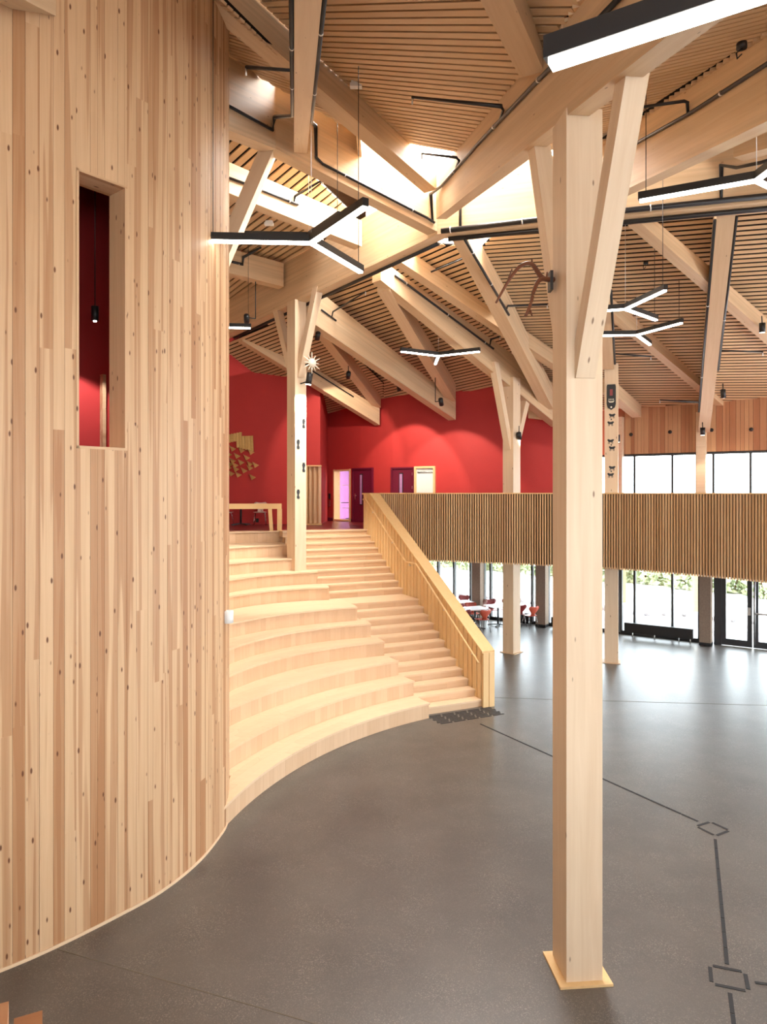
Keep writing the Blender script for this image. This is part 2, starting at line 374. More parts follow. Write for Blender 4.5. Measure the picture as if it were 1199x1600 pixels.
tube('lens', [(lp.x, lp.y, lz+.005), (lp.x, lp.y, lz+.022)], .02, M_led, pl, 10)
l = bpy.data.lights.new('slot_room_spot', 'SPOT'); l.energy = 130; l.spot_size = math.radians(104); l.spot_blend = .2; l.shadow_soft_size = .04
lo = bpy.data.objects.new('slot_room_spot', l); COL.objects.link(lo); lo.location = (lp.x, lp.y, lz-.04)
q = oc+inn*1.5+tn*.35; lo.rotation_euler = (Vector((q.x, q.y, 4.2))-lo.location).to_track_quat('-Z', 'Y').to_euler()
for cc, sz, nm in (((oc+inn*1.2+tn*.3)[:2]+(10.1,), (2.4, 1.5, .08), 'ceiling_inner'), ((oc+inn*1.15+tn*-.9)[:2]+(6.6,), (.08, 1.5, 7.4), 'wall_inner'), ((oc+inn*1.4+tn*1.45)[:2]+(6.6,), (.08, 1.0, 7.4), 'wall_inner')):
    tag(dbox(nm, cc, sz, M_red if 'wall' in nm else M_dark, None, Rr), {'ceiling_inner': 'dark ceiling of the dim room behind the slot window'}.get(nm, 'side wall of the dim red room behind the slot window'), nm.split('_')[0], kind='structure')
# base trim of the drum
n = 60; V, Fc = ribbon('', 1.2, smax, 0, .035, .03, None, None, n, .016)
tag(mesh('baseboard_left', V, Fc, M_seat), 'thin timber strip along the foot of the curved plank wall', 'baseboard', kind='structure')
# white cylinder lamp on the drum edge
p = P(352, 963, 10.1)
wlp = thing('wall_lamp', 'small white cylinder lamp fixed on the edge of the plank wall', 'lamp', p)
tube('bracket', [p+Vector((-.14, .05, -.004)), p+Vector((.02, 0, 0))], .052, M_white, wlp, 4)
tube('cylinder', [p+Vector((.05, -.02, -.09)), p+Vector((.05, -.02, .085))], .078, M_white, wlp, 20)

# ------------------------------------------------------------------ back walls
# dark red wall, near, left
dk = prism('wall_back', [(-14, 25.3), (-2.32, 25.3), (-2.32, 25.6), (-14, 25.6)], 3.74, 14.2, M_red)
tag(dk, 'dark red painted wall behind the timber relief on the upper floor', 'wall', kind='structure')
tag(prism('wall_back_return', [(-2.62, 25.6), (-2.32, 25.6), (-2.32, 29.6), (-2.62, 29.6)], 3.74, 14.2, M_red), 'return of the dark red wall beside the folding screen', 'wall', kind='structure')
rpx = [(490, 29.6), (530, 28.2), (565, 27.0), (600, 26.2), (640, 25.6), (720, 24.8), (800, 24.3), (862, 23.9), (940, 23.6)]
rpl = Path(catmull([Vector(((x-600)*d/F, d, 0)) for x, d in rpx], 6))
def rw_at(x):
    best = None
    for i in range(800):
        t = rpl.L*i/799; p = rpl.at(t); e = abs(600+F*p.x/p.y-x)
        if best is None or e < best[0]: best = (e, t)
    return best[1]
g0, g1 = rw_at(523), rw_at(549)
V = []; Fc = []
def wallribbon(s0, s1, z0, z1, n):
    global V, Fc
    k = len(V)
    for i in range(n+1):
        t = s0+(s1-s0)*i/n; p = rpl.at(t); tn = rpl.tan(t); nn = Vector((tn.y, -tn.x, 0))
        a = p; b_ = p-nn*.2
        V += [a+Z*z0, b_+Z*z0, b_+Z*z1, a+Z*z1]
    for i in range(n):
        q = k+i*4
        for j in range(4): Fc.append((q+j, q+(j+1) % 4, q+4+(j+1) % 4, q+4+j))
    Fc += [(k, k+1, k+2, k+3), (k+n*4, k+n*4+1, k+n*4+2, k+n*4+3)]
wallribbon(0, g0, 3.74, 14.2, 8); wallribbon(g1, rpl.L, 3.74, 14.2, 30); wallribbon(g0, g1, 5.82, 14.2, 3)
rb = mesh('wall_back', V, Fc, M_red, None, None, False)
tag(rb, 'bright red curved wall with maroon doors washed by ceiling spotlights', 'wall', kind='structure')
V, Fc = [], []
wallribbon(0, g0, 3.74, 3.86, 8); wallribbon(g1, rpl.L, 3.74, 3.86, 30)
bb = mesh('baseboard_back', [v+Vector((-.0, -.03, 0)) for v in V], Fc, M_maroon); tag(bb, 'dark baseboard along the foot of the bright red wall', 'baseboard', kind='structure')

def wallframe(x, off=0.0):
    t = rw_at(x); p = rpl.at(t); tn = rpl.tan(t); nn = Vector((tn.y, -tn.x, 0)); return p+nn*off, tn, nn
def red_door(name, x0, x1, ztop, label):
    a, _, _ = wallframe(x0); b_, _, _ = wallframe(x1); tn = (b_-a).normalized(); nn = Vector((tn.y, -tn.x, 0)); w = (b_-a).length; c = (a+b_)/2
    h = ztop-3.74; R = frame(tn)
    t = thing(name, label, 'door', (c.x, c.y, 3.74), kind='structure')
    for sx in (-1, 1): dbox('frame_post', c+tn*sx*(w/2-.03)+nn*.03+Z*(3.74+h/2), (.06, .12, h), M_maroon, t, R)
    dbox('frame_head', c+nn*.03+Z*(ztop-.03), (w-.12, .12, .06), M_maroon, t, R)
    lf = dbox('door_leaf', c+nn*.02+Z*(3.74+(h-.06)/2), (w-.124, .06, h-.064), M_maroon, t, R)
    wx = c+tn*(-w*.06)+nn*.055
    dbox('window_surround', wx+Z*(3.74+1.28), (.17, .02, 1.22), M_black, lf, R)
    dbox('pane', wx+nn*.012+Z*(3.74+1.28), (.11, .012, 1.14), M_purplepane, lf, R)
    tube('handle', [c+tn*(-w/2+.15)+nn*.1+Z*4.78, c+tn*(-w/2+.28)+nn*.1+Z*4.78], .012, M_steel, lf)
    dbox('lock_plate', c+tn*(-w/2+.15)+nn*.055+Z*4.74, (.04, .012, .24), M_steel, lf, R)
    for hz in (1.35, 1.85): dbox('hinge', c+tn*(w/2-.075)+nn*.058+Z*(3.74+hz), (.012, .02, .11), M_steel, lf, R)
    return t
M_purplepane = plain('mauve_glazing', (.42, .22, .44), .08, .6, noise=.2)
red_door('door_1', 553, 584.5, 5.86, 'maroon door with narrow window beside the timber-framed glazed opening')
red_door('door_2', 613, 649, 5.84, 'maroon door with narrow window beside the white framed panel')
# white framed panel
a, _, _ = wallframe(649.5); b_, _, _ = wallframe(682); tn = (b_-a).normalized(); nn = Vector((tn.y, -tn.x, 0)); w = (b_-a).length; c = (a+b_)/2; R = frame(tn)
t = thing('door_3', 'white panel in a pale timber frame with a line of dark lettering', 'door', (c.x, c.y, 3.74), kind='structure')
for sx in (-1, 1): dbox('frame_post', c+tn*sx*(w/2-.035)+nn*.04+Z*(3.74+1.06), (.07, .14, 2.12), M_para, t, R)
dbox('frame_head', c+nn*.04+Z*(5.86-.035), (w-.14, .14, .07), M_para, t, R)
pn = dbox('panel', c+nn*.015+Z*(3.74+1.02), (w-.144, .04, 2.04), M_white, t, R)
# lettering: one line of small dark characters, legible only as a row of strokes
V = []; Fc = []; rg = random.Random(8); u_ = -.3
while u_ < .3:
    w_ = rg.uniform(.012, .026) if u_ < 0 else rg.uniform(.008, .016); h_ = rg.uniform(.05, .085) if u_ < 0 else rg.uniform(.04, .065)
    k = len(V); V += boxv(u_, u_+w_, 0, h_, 0, .004); Fc += [tuple(q+k for q in f) for f in BOXF]; u_ += w_+.008
mesh('lettering', V, Fc, M_black, pn, Matrix.Translation(c+nn*.038+Z*5.6) @ Matrix((tn, Z, nn)).transposed().to_4x4())
# glazed opening
a, b_ = rpl.at(g0), rpl.at(g1); tn = (b_-a).normalized(); nn = Vector((tn.y, -tn.x, 0)); w = (b_-a).length; c = (a+b_)/2; R = frame(tn)
t = thing('window_2', 'glazed opening in a pale timber frame looking into a purple meeting room', 'window', (c.x, c.y, 3.74), kind='structure')
for sx in (-1, 1): dbox('frame_post', c+tn*sx*(w/2-.03)-nn*.1+Z*(3.74+1.05), (.06, .3, 2.1), M_para, t, R)
for z in (3.78, 5.80): dbox('frame_rail', c-nn*.1+Z*z, (w-.12, .3, .06), M_para, t, R)
dbox('pane', c-nn*.2+Z*4.79, (w-.12, .012, 1.96), M_glass, t, R)
for z in (4.27, 5.2):
    for k in range(6): ubox('sticker', c-nn*.19+tn*(-.24+k*.096)+Z*z, (.05, .004, .035), M_white, t, R)
rc2 = c-nn*3.0-tn*2.6
tag(dbox('wall_meeting_room', (rc2.x, rc2.y, 5.0), (8.4, .1, 3.2), M_purple, None, R), 'purple wall of the meeting room seen through the glazed opening', 'wall', kind='structure')
tag(dbox('ceiling_meeting_room', (c-nn*1.8-tn*2.0)[:2]+(6.12,), (5.0, 2.6, .06), M_white, None, R), 'white ceiling of the meeting room behind the red wall', 'ceiling', kind='structure')
area('meeting_room_fill', ((c-nn*1.8-tn*1.5).x, (c-nn*1.8-tn*1.5).y, 6.05), 1.6, 11)  # unseen fill light without a fixture, added to brighten the purple room
def simple_table(name, label, loc, rz, sx, sy, mt, h=.74, group=None):
    t = thing(name, label, 'table', loc, group)
    Rz = Matrix.Rotation(rz, 4, 'Z'); Lc = Vector(loc)
    def Q(x, y, z): return Lc+Rz.to_3x3() @ Vector((x, y, z))
    dbox('table_top', Q(0, 0, h-.012), (sx, sy, .024), mt, t, Rz)
    tube('pedestal', [Q(0, 0, .06), Q(0, 0, h-.02)], .035, M_black, t)
    for k in range(4):
        a_ = math.pi/4+k*math.pi/2
        ubar('foot', Q(0, 0, .06), Q(.38*math.cos(a_), .38*math.sin(a_), .025), .05, .035, M_black, t)
    return t
tb = c-nn*1.5-tn*1.3
simple_table('meeting_table', 'dark table in the purple meeting room behind the glazed opening', (tb.x, tb.y, 3.74), .3, 1.3, .8, M_black)

# ------------------------------------------------------------------ facade: lower glazing, upper glazing, cladding
FR = frame(Vector((FD.x, FD.y, 0)))
def fbox(name, x, off, wdt, dep, z0, z1, mat, parent=None):
    p = fac(x, off); return dbox(name, (p.x, p.y, (z0+z1)/2), (wdt, dep, z1-z0), mat, parent, FR)
def fspan(name, x0, x1, off, dep, z0, z1, mat, parent=None, trim=0):
    a, b_ = fac(x0, off), fac(x1, off); c_ = (a+b_)/2
    return dbox(name, (c_.x, c_.y, (z0+z1)/2), ((b_-a).length-trim, dep, z1-z0), mat, parent, FR)
M_frame = plain('window_frame_dark', (.03, .032, .035), .35, .5)
def glazing(name, label, xs, z0, z1, frames=True):
    p = fac(xs[0]); t = thing(name, label, 'window', (p.x, p.y, z0), kind='structure')
    for x in xs: fbox('mullion', x, 0, .07, .16, z0, z1, M_frame, t)
    for a, b_ in zip(xs, xs[1:]):
        fspan('pane', a, b_, 0, .012, z0+.06, z1-.06, M_glass, t, .07)
        fspan('rail', a, b_, 0, .14, z0, z0+.06, M_frame, t, .07); fspan('rail', a, b_, 0, .14, z1-.06, z1, M_frame, t, .07)
    return t
glazing('window_3', 'tall dark-framed ground floor glazing beside the round stools of the cafe tables', [640, 686, 711, 737], .06, 2.96)
W[bpy.data.objects['window_3']]; bpy.data.objects['window_3']['label'] = 'tall dark-framed ground floor glazing behind the cafe tables'
glazing('window_4', 'dark-framed ground floor glazing between two concrete pillars', [758, 768, 833, 840], .06, 2.96)
glazing('window_5', 'ground floor glazing between the right-hand cafe pillar and the slatted column', [858, 896, 968], .06, 2.96)
glazing('window_6', 'large ground floor glazing behind the long black radiator', [972, 993, 1052, 1094], .06, 2.96)
bpy.data.objects['window_5']['label'] = 'ground floor glazing between the cafe pillar and the slim brown timber column'
glazing('window_7', 'upper gallery window band under the heartwood cladding', [905, 966, 993, 1052, 1090, 1116, 1174, 1232, 1300], 3.78, 6.2)
# concrete pillars
for x, wd_, lab in ((747.5, .36, 'raw concrete pillar standing behind the round cafe tables'), (848, .36, 'raw concrete pillar between the cafe glazing and the main column'), (1104, .34, 'raw concrete pillar between the radiator and the glass doors')):
    p = fac(x, .32); t = thing('concrete_pillar', lab, 'pillar', (p.x, p.y, 0), group='concrete pillars along the glazing')
    Rp = Matrix.Rotation(-.5, 4, 'Z')
    dbox('shaft', (p.x, p.y, 1.55), (wd_, .34, 2.9), M_conc, t, FR); dbox('black_foot', (p.x, p.y, .05), (wd_+.02, .36, .1), M_black, t, FR)
# black strip along facade foot
tag(fspan('baseboard_right', 640, 1112, .05, .1, 0, .06, M_black), 'black sill strip at the foot of the ground floor glazing', 'baseboard', kind='structure')
# glass double door
p = fac(1117); t = thing('door_4', 'black framed glass double door with steel push bars', 'door', (p.x, p.y, 0), kind='structure')
fbox('frame_post', 1123, 0, .22, .18, 0, 2.98, M_frame, t)
fspan('frame_head', 1126, 1300, 0, .18, 2.5, 2.9, M_frame, t)
for x0, x1 in ((1128, 1176.5), (1178.5, 1240)):
    a, b_ = fac(x0, .03), fac(x1, .03); wdt = (b_-a).length; c_ = (a+b_)/2
    lf = dbox('door_leaf', (c_.x, c_.y, .12), (wdt, .06, .2), M_frame, t, FR)
    for e_ in (a, b_):
        q = e_+(c_-e_).normalized()*.07
        dbox('stile', (q.x, q.y, 1.26), (.14, .06, 2.08), M_frame, lf, FR)
    dbox('top_rail', (c_.x, c_.y, 2.38), (wdt, .06, .16), M_frame, lf, FR)
    dbox('pane', (c_.x, c_.y, 1.26), (wdt-.28, .012, 2.08), M_glass, lf, FR)
    q = b_ if x0 < 1150 else a
    if x0 > 1150:
        bq = a+FD*.05+FN*.08; tube('push_bar', [(bq.x, bq.y, 1.1), ((bq+FD*1.3).x, (bq+FD*1.3).y, 1.1)], .03, M_steel, lf)
        tube('rod', [(bq.x, bq.y, .12), (bq.x, bq.y, 2.4)], .018, M_steel, lf)
    else:
        bq = b_-FD*.08+FN*.05; dbox('lock_case', (bq.x, bq.y, 1.15), (.08, .04, .24), M_steel, lf, FR)
# radiator
a, b_ = fac(977, .35), fac(1084, .35); c_ = (a+b_)/2; wdt = (b_-a).length
t = thing('radiator', 'long low black radiator on short feet before the ground floor glazing', 'radiator', (c_.x, c_.y, 0))
dbox('casing', (c_.x, c_.y, .31), (wdt, .14, .32), M_black, t, FR)
for k in (-.38, -.05, .3, .46):
    q = c_+FD*wdt*k; tube('foot', [(q.x, q.y, 0), (q.x, q.y, .16)], .018, M_steel, t)
a, b_ = fac(836, .3), fac(842, .3)
c_ = fac(884, .4)
t = thing('radiator', 'low black radiator partly hidden behind the main column', 'radiator', (c_.x, c_.y, 0)); dbox('casing', (c_.x, c_.y, .26), (1.0, .14, .3), M_black, t, FR); tube('foot', [(c_.x, c_.y, 0), (c_.x, c_.y, .12)], .018, M_steel, t)
c_ = fac(822, .17)
t = thing('radiator', 'low black radiator behind the orange-red chair by the pillar', 'radiator', (c_.x, c_.y, 0)); dbox('casing', (c_.x, c_.y, .26), (.6, .14, .3), M_black, t, FR); tube('foot', [(c_.x, c_.y, 0), (c_.x, c_.y, .12)], .018, M_steel, t)
# cladding above upper windows
clw = fspan('wall_right', 905, 1330, -.03, .1, 6.2, 14.2, M_dark)
tag(clw, 'wall of vertical red-brown heartwood boards above the upper window band', 'wall', kind='structure')
a, b_ = fac(930, .045), fac(1300, .045); Lc = (b_-a).length; s = 0; rng = random.Random(11)
while s < Lc:
    w = rng.choice([.1, .12, .15, .19]); q = a+FD*(s+w/2); h = 2.95
    M = Matrix.Translation((q.x, q.y, 6.22+h/2)) @ Matrix((Z, Vector((-FD.x, -FD.y, 0)), Vector((FN.x, FN.y, 0)))).transposed().to_4x4()
    mesh('board', boxv(-h/2, h/2, -w/2+.003, w/2-.003, -.02, .02+rng.uniform(0, .01)), BOXF, M_clad, clw, M); s += w
for x, y in ((987, 679), (1048, 675), (1113, 672), (1175, 671)):
    q = fac(x, .085); z = EYE+(770-y)*q.y/F
    v = tube('wall_vent', [(q.x, q.y, z), (q.x+FN.x*.03, q.y+FN.y*.03, z)], .06, M_black, None, 14); tag(v, 'small round black outlet in the heartwood cladding', 'outlet', 'round outlets in the cladding')
# timber posts of the facade
for x, lab in ((1097, 'pale timber wall post under the steep rafter by the upper windows'), (968, 'pale timber wall post beside the carved column by the upper windows')):
    p = fac(x, .2); o = dbox('wall_post', (p.x, p.y, 5.6), (.28, .26, 3.8), M_col, None, FR); tag(o, lab, 'post')

# ------------------------------------------------------------------ outdoors
for i, (x, d, h, r) in enumerate((x, d, h, .36*r) for x, d, h, r in [(640, 46, 2.6, 3.2), (690, 47, 3.0, 3.4), (745, 45, 2.7, 3.2), (800, 44, 3.1, 3.4), (850, 42, 2.8, 3.2), (905, 41, 3.0, 3.3), (965, 39, 2.9, 3.3), (1020, 38, 3.1, 3.3), (1080, 36, 2.9, 3.2), (1140, 35, 3.1, 3.2), (1205, 33, 3.0, 3.2)]):
    X = (x-600)*d/F; rg = random.Random(i); V = []; Fc = []
    for k in range(900):
        u_ = rg.uniform(0, 2*math.pi); v_ = rg.uniform(-.1, 1); q = math.sqrt(max(0, 1-max(0, v_)**2))*rg.uniform(.75, 1.05)
        c0 = Vector((X+r*q*math.cos(u_), d+1.1*q*math.sin(u_), max(.05, h*max(0, v_)*rg.uniform(.7, 1.05)))); sz = rg.uniform(.12, .26)
        a1 = Vector((rg.uniform(-1, 1), rg.uniform(-1, 1), rg.uniform(-1, 1))).normalized()*sz; a2 = a1.cross(Vector((rg.uniform(-1, 1), rg.uniform(-1, 1), rg.uniform(-1, 1)))).normalized()*sz*.6
        n = len(V); V += [c0-a1, c0+a2, c0+a1, c0-a2]; Fc.append((n, n+1, n+2, n+3))
    t = thing('shrub', 'green leafy shrub in the hedge row beyond the gravel outside', 'shrub', (X, d, -.07), 'hedge shrubs outside')
    fo = mesh('foliage', V, Fc, M_leaf, t); fo['kind'] = 'stuff'
    for k in range(3): tube('stem', [(X-.3+.3*k, d, -.07), (X-.7+.7*k, d, h*.6)], .04, M_antler, t, 6)
for x, d in ((975, 27.5), (1088, 25.4)):
    X = (x-600)*d/F; t = thing('planter_post', 'pale timber post on a pale block outside the glazing', 'post', (X, d, -.07), 'pale posts outside the glazing')
    dbox('block', (X, d, .23), (.5, .5, .6), M_pave, t); dbox('post', (X, d, 1.6), (.16, .16, 2.3), M_para, t)
rg = random.Random(5)
for k in range(26):
    p = F0+FD*(-6+k*.62+rg.uniform(-.06, .06))-FN*(4.75+rg.uniform(-.2, .5)); r = rg.uniform(.1, .24)
    bm = bmesh.new(); bmesh.ops.create_icosphere(bm, subdivisions=1, radius=r)
    for v in bm.verts: v.co *= rg.uniform(.75, 1.2); v.co.z *= .6
    me = bpy.data.meshes.new('boulder'); bm.to_mesh(me); bm.free(); me.materials.append(M_stone)
    o = link(bpy.data.objects.new('boulder', me), None, Matrix.Translation((p.x, p.y, -.06+r*.3))); tag(o, 'small grey boulder in the row edging the paving outside', 'boulder', 'boulders edging the paving')

# ------------------------------------------------------------------ amphitheatre seating
TP = {1: [(-2.30, 10.21), (-1.51, 12.28), (.99, 15.0)], 2: [(-2.53, 11.4), (-1.62, 13.19), (.676, 15.52)], 3: [(-2.77, 12.48), (-1.67, 14.2), (.34, 15.95)],
      4: [(-2.99, 13.45), (-1.81, 15.3), (.015, 16.43)], 5: [(-3.16, 14.24), (-1.89, 16.05), (-.31, 16.89)], 6: [(-3.37, 15.16), (-1.96, 16.64), (-.66, 17.29)],
      7: [(-3.75, 16.87), (-2.68, 17.95), (-1.45, 18.4)], 8: [(-3.86, 17.36), (-2.78, 18.62), (-1.81, 19.05)], 9: [(-4.03, 18.13), (-3.3, 18.85), (-2.45, 19.33)],
      10: [(-4.2, 18.95), (-3.5, 19.55), (-2.6, 19.98)], 11: [(-4.55, 20.3), (-3.8, 20.72), (-2.85, 21.05)]}
def arc3(p, ext, n=26):
    (x1, y1), (x2, y2), (x3, y3) = p
    D = 2*(x1*(y2-y3)+x2*(y3-y1)+x3*(y1-y2))
    ux = ((x1*x1+y1*y1)*(y2-y3)+(x2*x2+y2*y2)*(y3-y1)+(x3*x3+y3*y3)*(y1-y2))/D
    uy = ((x1*x1+y1*y1)*(x3-x2)+(x2*x2+y2*y2)*(x1-x3)+(x3*x3+y3*y3)*(x2-x1))/D
    r = math.hypot(x1-ux, y1-uy); a1 = math.atan2(y1-uy, x1-ux); a3 = math.atan2(y3-uy, x3-ux)
    while a3-a1 > math.pi: a3 -= 2*math.pi
    while a3-a1 < -math.pi: a3 += 2*math.pi
    a1 -= math.copysign(ext/r, a3-a1)
    return [Vector((ux+r*math.cos(a1+(a3-a1)*i/n), uy+r*math.sin(a1+(a3-a1)*i/n), 0)) for i in range(n+1)], Vector((ux, uy, 0))
UD = Vector((-.417, .909, 0)); RD = Vector((.909, .417, 0))
def depth_in_drum(p):
    """how far p lies inside the plank face of the drum (negative = clear of it)"""
    best = None
    for k in range(len(drum)-1):
        a, b_ = drum[k], drum[k+1]; e = b_-a; t = max(0, min(1, (p-a).dot(e)/e.length_squared)); q = a+e*t; d_ = (p-q).length
        if best is None or d_ < best[0]: best = (d_, q, e.normalized())
    return -(p-best[1]).dot(Vector((best[2].y, -best[2].x, 0)))
def reach(p, d_, r, step=.05):
    """largest distance <= r from p along d_ that stays out of the drum wall"""
    x = 0
    while x < r:
        if depth_in_drum(p+d_*(x+step)) > .04: return x
        x += step
    return r
FOOT = {}
seat = thing('tiered_seating', 'curved pale timber seating tiers rising beside the staircase', 'seating', (-1.3, 14.5, 0))
rng = random.Random(21)
for i in range(1, 12):
    z = .34*i; crv, cen = arc3(TP[i], 2.2, 90)
    k0 = 0
    while k0 < 60 and any(depth_in_drum(p) > .05 for p in crv[k0:k0+1]): k0 += 1
    for k in range(60, -1, -1):
        if depth_in_drum(crv[k]) > .05: k0 = max(k0, k+1); break
    crv = crv[k0::2] if (len(crv)-1-k0) % 2 == 0 else crv[k0:k0+1]+crv[k0+1::2]
    dep = 1.75 if i in (6,) else (1.45 if i < 11 else .9)
    bkd = lambda p: ((p-cen).normalized()*.55+UD*.45).normalized()
    crv2 = [p+bkd(p)*max(.06, reach(p, bkd(p), dep)) for p in crv]
    FOOT[i] = [Vector(p) for p in crv]+[Vector(p) for p in crv2[::-1]]
    pa_ = Path(crv)
    # carcass under the boards
    tier = prism('tier', [p+(p-cen).normalized()*.045 for p in crv]+crv2[::-1], max(0, z-.36), z-.04, M_riser, seat)
    # tread boards laid along the curve in staggered rows, nose board proud of the riser
    rows = [-.038, .12, .28, .44, .60, .80, dep*.96]
    for r0, r1 in zip(rows, rows[1:]):
        t_ = rng.uniform(-1.2, 0)
        while t_ < pa_.L-.05:
            e_ = min(pa_.L, t_+rng.uniform(1.1, 2.1)); b0 = max(0, t_); t_ = e_
            if e_-b0 < .08: continue
            kk = 7; ia = []; oa = []; keep = 0
            for q_ in range(kk):
                p = pa_.at(b0+.001+(e_-b0-.002)*q_/(kk-1)); d_ = (p-cen).normalized(); bk = bkd(p)
                f0 = d_ if r0 < .3 else bk; f1 = d_ if r1 < .3 else bk
                m0 = min(r0, reach(p, f0, dep)); m1 = min(r1, reach(p, f1, dep)); keep = max(keep, m1-m0)
                ia.append(p+f0*(m0+.0008)); oa.append(p+f1*max(m1-.0008, m0+.002))
            if keep > .03: prism('tread_board', ia+oa[::-1], z-.04, z+rng.uniform(-.0008, .0002), M_seat, tier)
    s = 0
    zb = z-.34
    while s < pa_.L-.02:
        w = min(rng.uniform(.1, .2), pa_.L-s)
        a, b_ = pa_.at(s), pa_.at(s+w); tn = (b_-a).normalized(); nn = Vector((tn.y, -tn.x, 0)); c_ = (a+b_)/2
        hh = (.34-.052)
        Mx = Matrix.Translation(c_+nn*-.0+Z*(zb+hh/2)) @ Matrix((Z, -tn, nn)).transposed().to_4x4()
        mesh('riser_board', boxv(-hh/2, hh/2, -w/2+.0008, w/2-.0008, -.03, .001+rng.uniform(-.0005, .0005)), BOXF, M_riser, tier, Mx); s += w

# ------------------------------------------------------------------ staircase
R0 = Vector((2.23, 15.81, 0)); GO = .2817
stair = thing('staircase', 'straight pale timber staircase with landing beside the curved seating', 'staircase', R0)
def inpoly(p, poly):
    c_ = False; n = len(poly)
    for i in range(n):
        a, b_ = poly[i], poly[(i+1) % n]
        if (a.y > p.y) != (b_.y > p.y) and p.x < (b_.x-a.x)*(p.y-a.y)/(b_.y-a.y)+a.x: c_ = not c_
    return c_
def step_width(A, dep, z, cap=2.75):
    best = 0
    for m_ in range(2, 7):
        q = A+UD*(dep*m_/6); w = .4
        while w < cap and not any(.34*i >= z-.01 and inpoly(q-RD*w, FOOT[i]) for i in FOOT): w += .02
        best = max(best, w)
    return min(cap, best+.03)
def spos(k): return GO*(k-1) if k <= 12 else 3.10+.955+GO*(k-13)
for k in range(1, 23):
    A = R0+UD*spos(k)
    # left end reaches under the seating
    wdt = (1.55+.052*k*1.0) if k < 12 else (2.2+.03*k if k > 12 else 2.3)
    if k > 12: wdt = 2.3-.035*(k-13)*1.0
    if k in (1,): wdt = 1.52
    dep = GO if k not in (12, 22) else (.955 if k == 12 else .6)
    z = .17*k-.003
    wdt = step_width(A, dep, .17*k)
    R = Matrix((RD*-1, UD*-1, Z)).transposed().to_4x4()
    c_ = A-RD*wdt/2+UD*(dep/2)
    st = dbox('step', c_+UD*-.017+Z*(z-.018), (wdt, dep+.034, .036), M_seat, stair, R)
    # riser made of staggered boards
    s = 0; rg = random.Random(k)
    while s < wdt-.01:
        w = min(rg.uniform(.45, .95), wdt-s)
        dbox('riser_board', A-RD*(s+w/2)+UD*.015+Z*(z-.044-.063), (w-.002, .03, .126), M_riser, st, R); s += w
    if k > 1: dbox('core', A-RD*wdt/2+UD*(dep/2+.04)+Z*(z-.04-.065), (wdt-.01, dep, .128), M_riser, st, R)
# parapet: boards on the inner face, cap, end post
par = thing('stair_parapet', 'sloping timber stair parapet of vertical boards with wide cap', 'parapet', R0)
TH = .30
S0, S1 = -.06, 6.95
def ptop(s): 
    z0 = 1.30; z1 = 4.89
    return min(4.885, z0+(z1-z0)*(s-S0)/(6.35-S0))
def pb(s, o, z): p = R0+UD*s+RD*o; return Vector((p.x, p.y, z))
def stepz(s):
    z = 0
    for k in range(1, 23):
        if s >= spos(k): z = .17*k
    return z
# core
def core_piece(s0, s1, o0, o1, zl0, zl1, nm, mt, parent, dz=0):
    return hexa(nm, [v for s_ in (s0, s1) for o_ in (o0, o1) for v in (pb(s_, o_, zl0 if s_ == s0 else zl1), pb(s_, o_, ptop(s_)+dz))], mt, parent, UD)
core_piece(S0+.02, 6.35, .05, TH-.03, 0, 2.9, 'core', M_riser, par, -.1)
core_piece(6.35, S1, .05, TH-.03, 2.9, 3.0, 'core', M_riser, par, -.1)
s = S0; rg = random.Random(4); tog = 0
while s < S1-.01:
    w = min([.07, .13][tog], S1-s); 
    if s < 6.35 < s+w: w = 6.35-s
    o0 = .02 if tog else .05
    z0 = max(0, stepz(s)-.25); zA = ptop(s)-.05; zB = ptop(s+w)-.05
    pts = [v for s_, zt in ((s+.002, zA), (s+w-.002, zB)) for o_ in (o0-.02, .055) for v in (pb(s_, o_, z0), pb(s_, o_, zt))]
    hexa('board', pts, M_para, par, Z); s += w; tog ^= 1
def cap(s0, s1):
    hexa('cap', [v for s_ in (s0, s1) for o_ in (-.025, TH+.01) for v in (pb(s_, o_, ptop(s_)-.05), pb(s_, o_, ptop(s_)))], M_para, par, UD)
cap(S0-.03, 6.35); cap(6.35, S1)
hexa('end_post', [v for s_ in (S0-.03, S0+.0) for o_ in (-.005, TH-.0) for v in (pb(s_, o_, 0), pb(s_, o_, ptop(S0)-.055))], M_para, par, Z)
for k in range(2): hexa('end_board', [v for s_ in (S0-.045, S0-.03) for o_ in (.0+k*.16, .14+k*.16) for v in (pb(s_, o_, 0), pb(s_, o_, ptop(S0)-.06))], M_para, par, Z)
# outer face boards toward the hall
s = S0
while s < 6.2:
    w = .14
    pts = [v for s_ in (s+.002, s+w-.002) for o_ in (TH-.03, TH-.005) for v in (pb(s_, o_, max(0, ptop(s_)-2.2)), pb(s_, o_, ptop(s_)-.06))]
    hexa('board', pts, M_para, par, Z); s += w
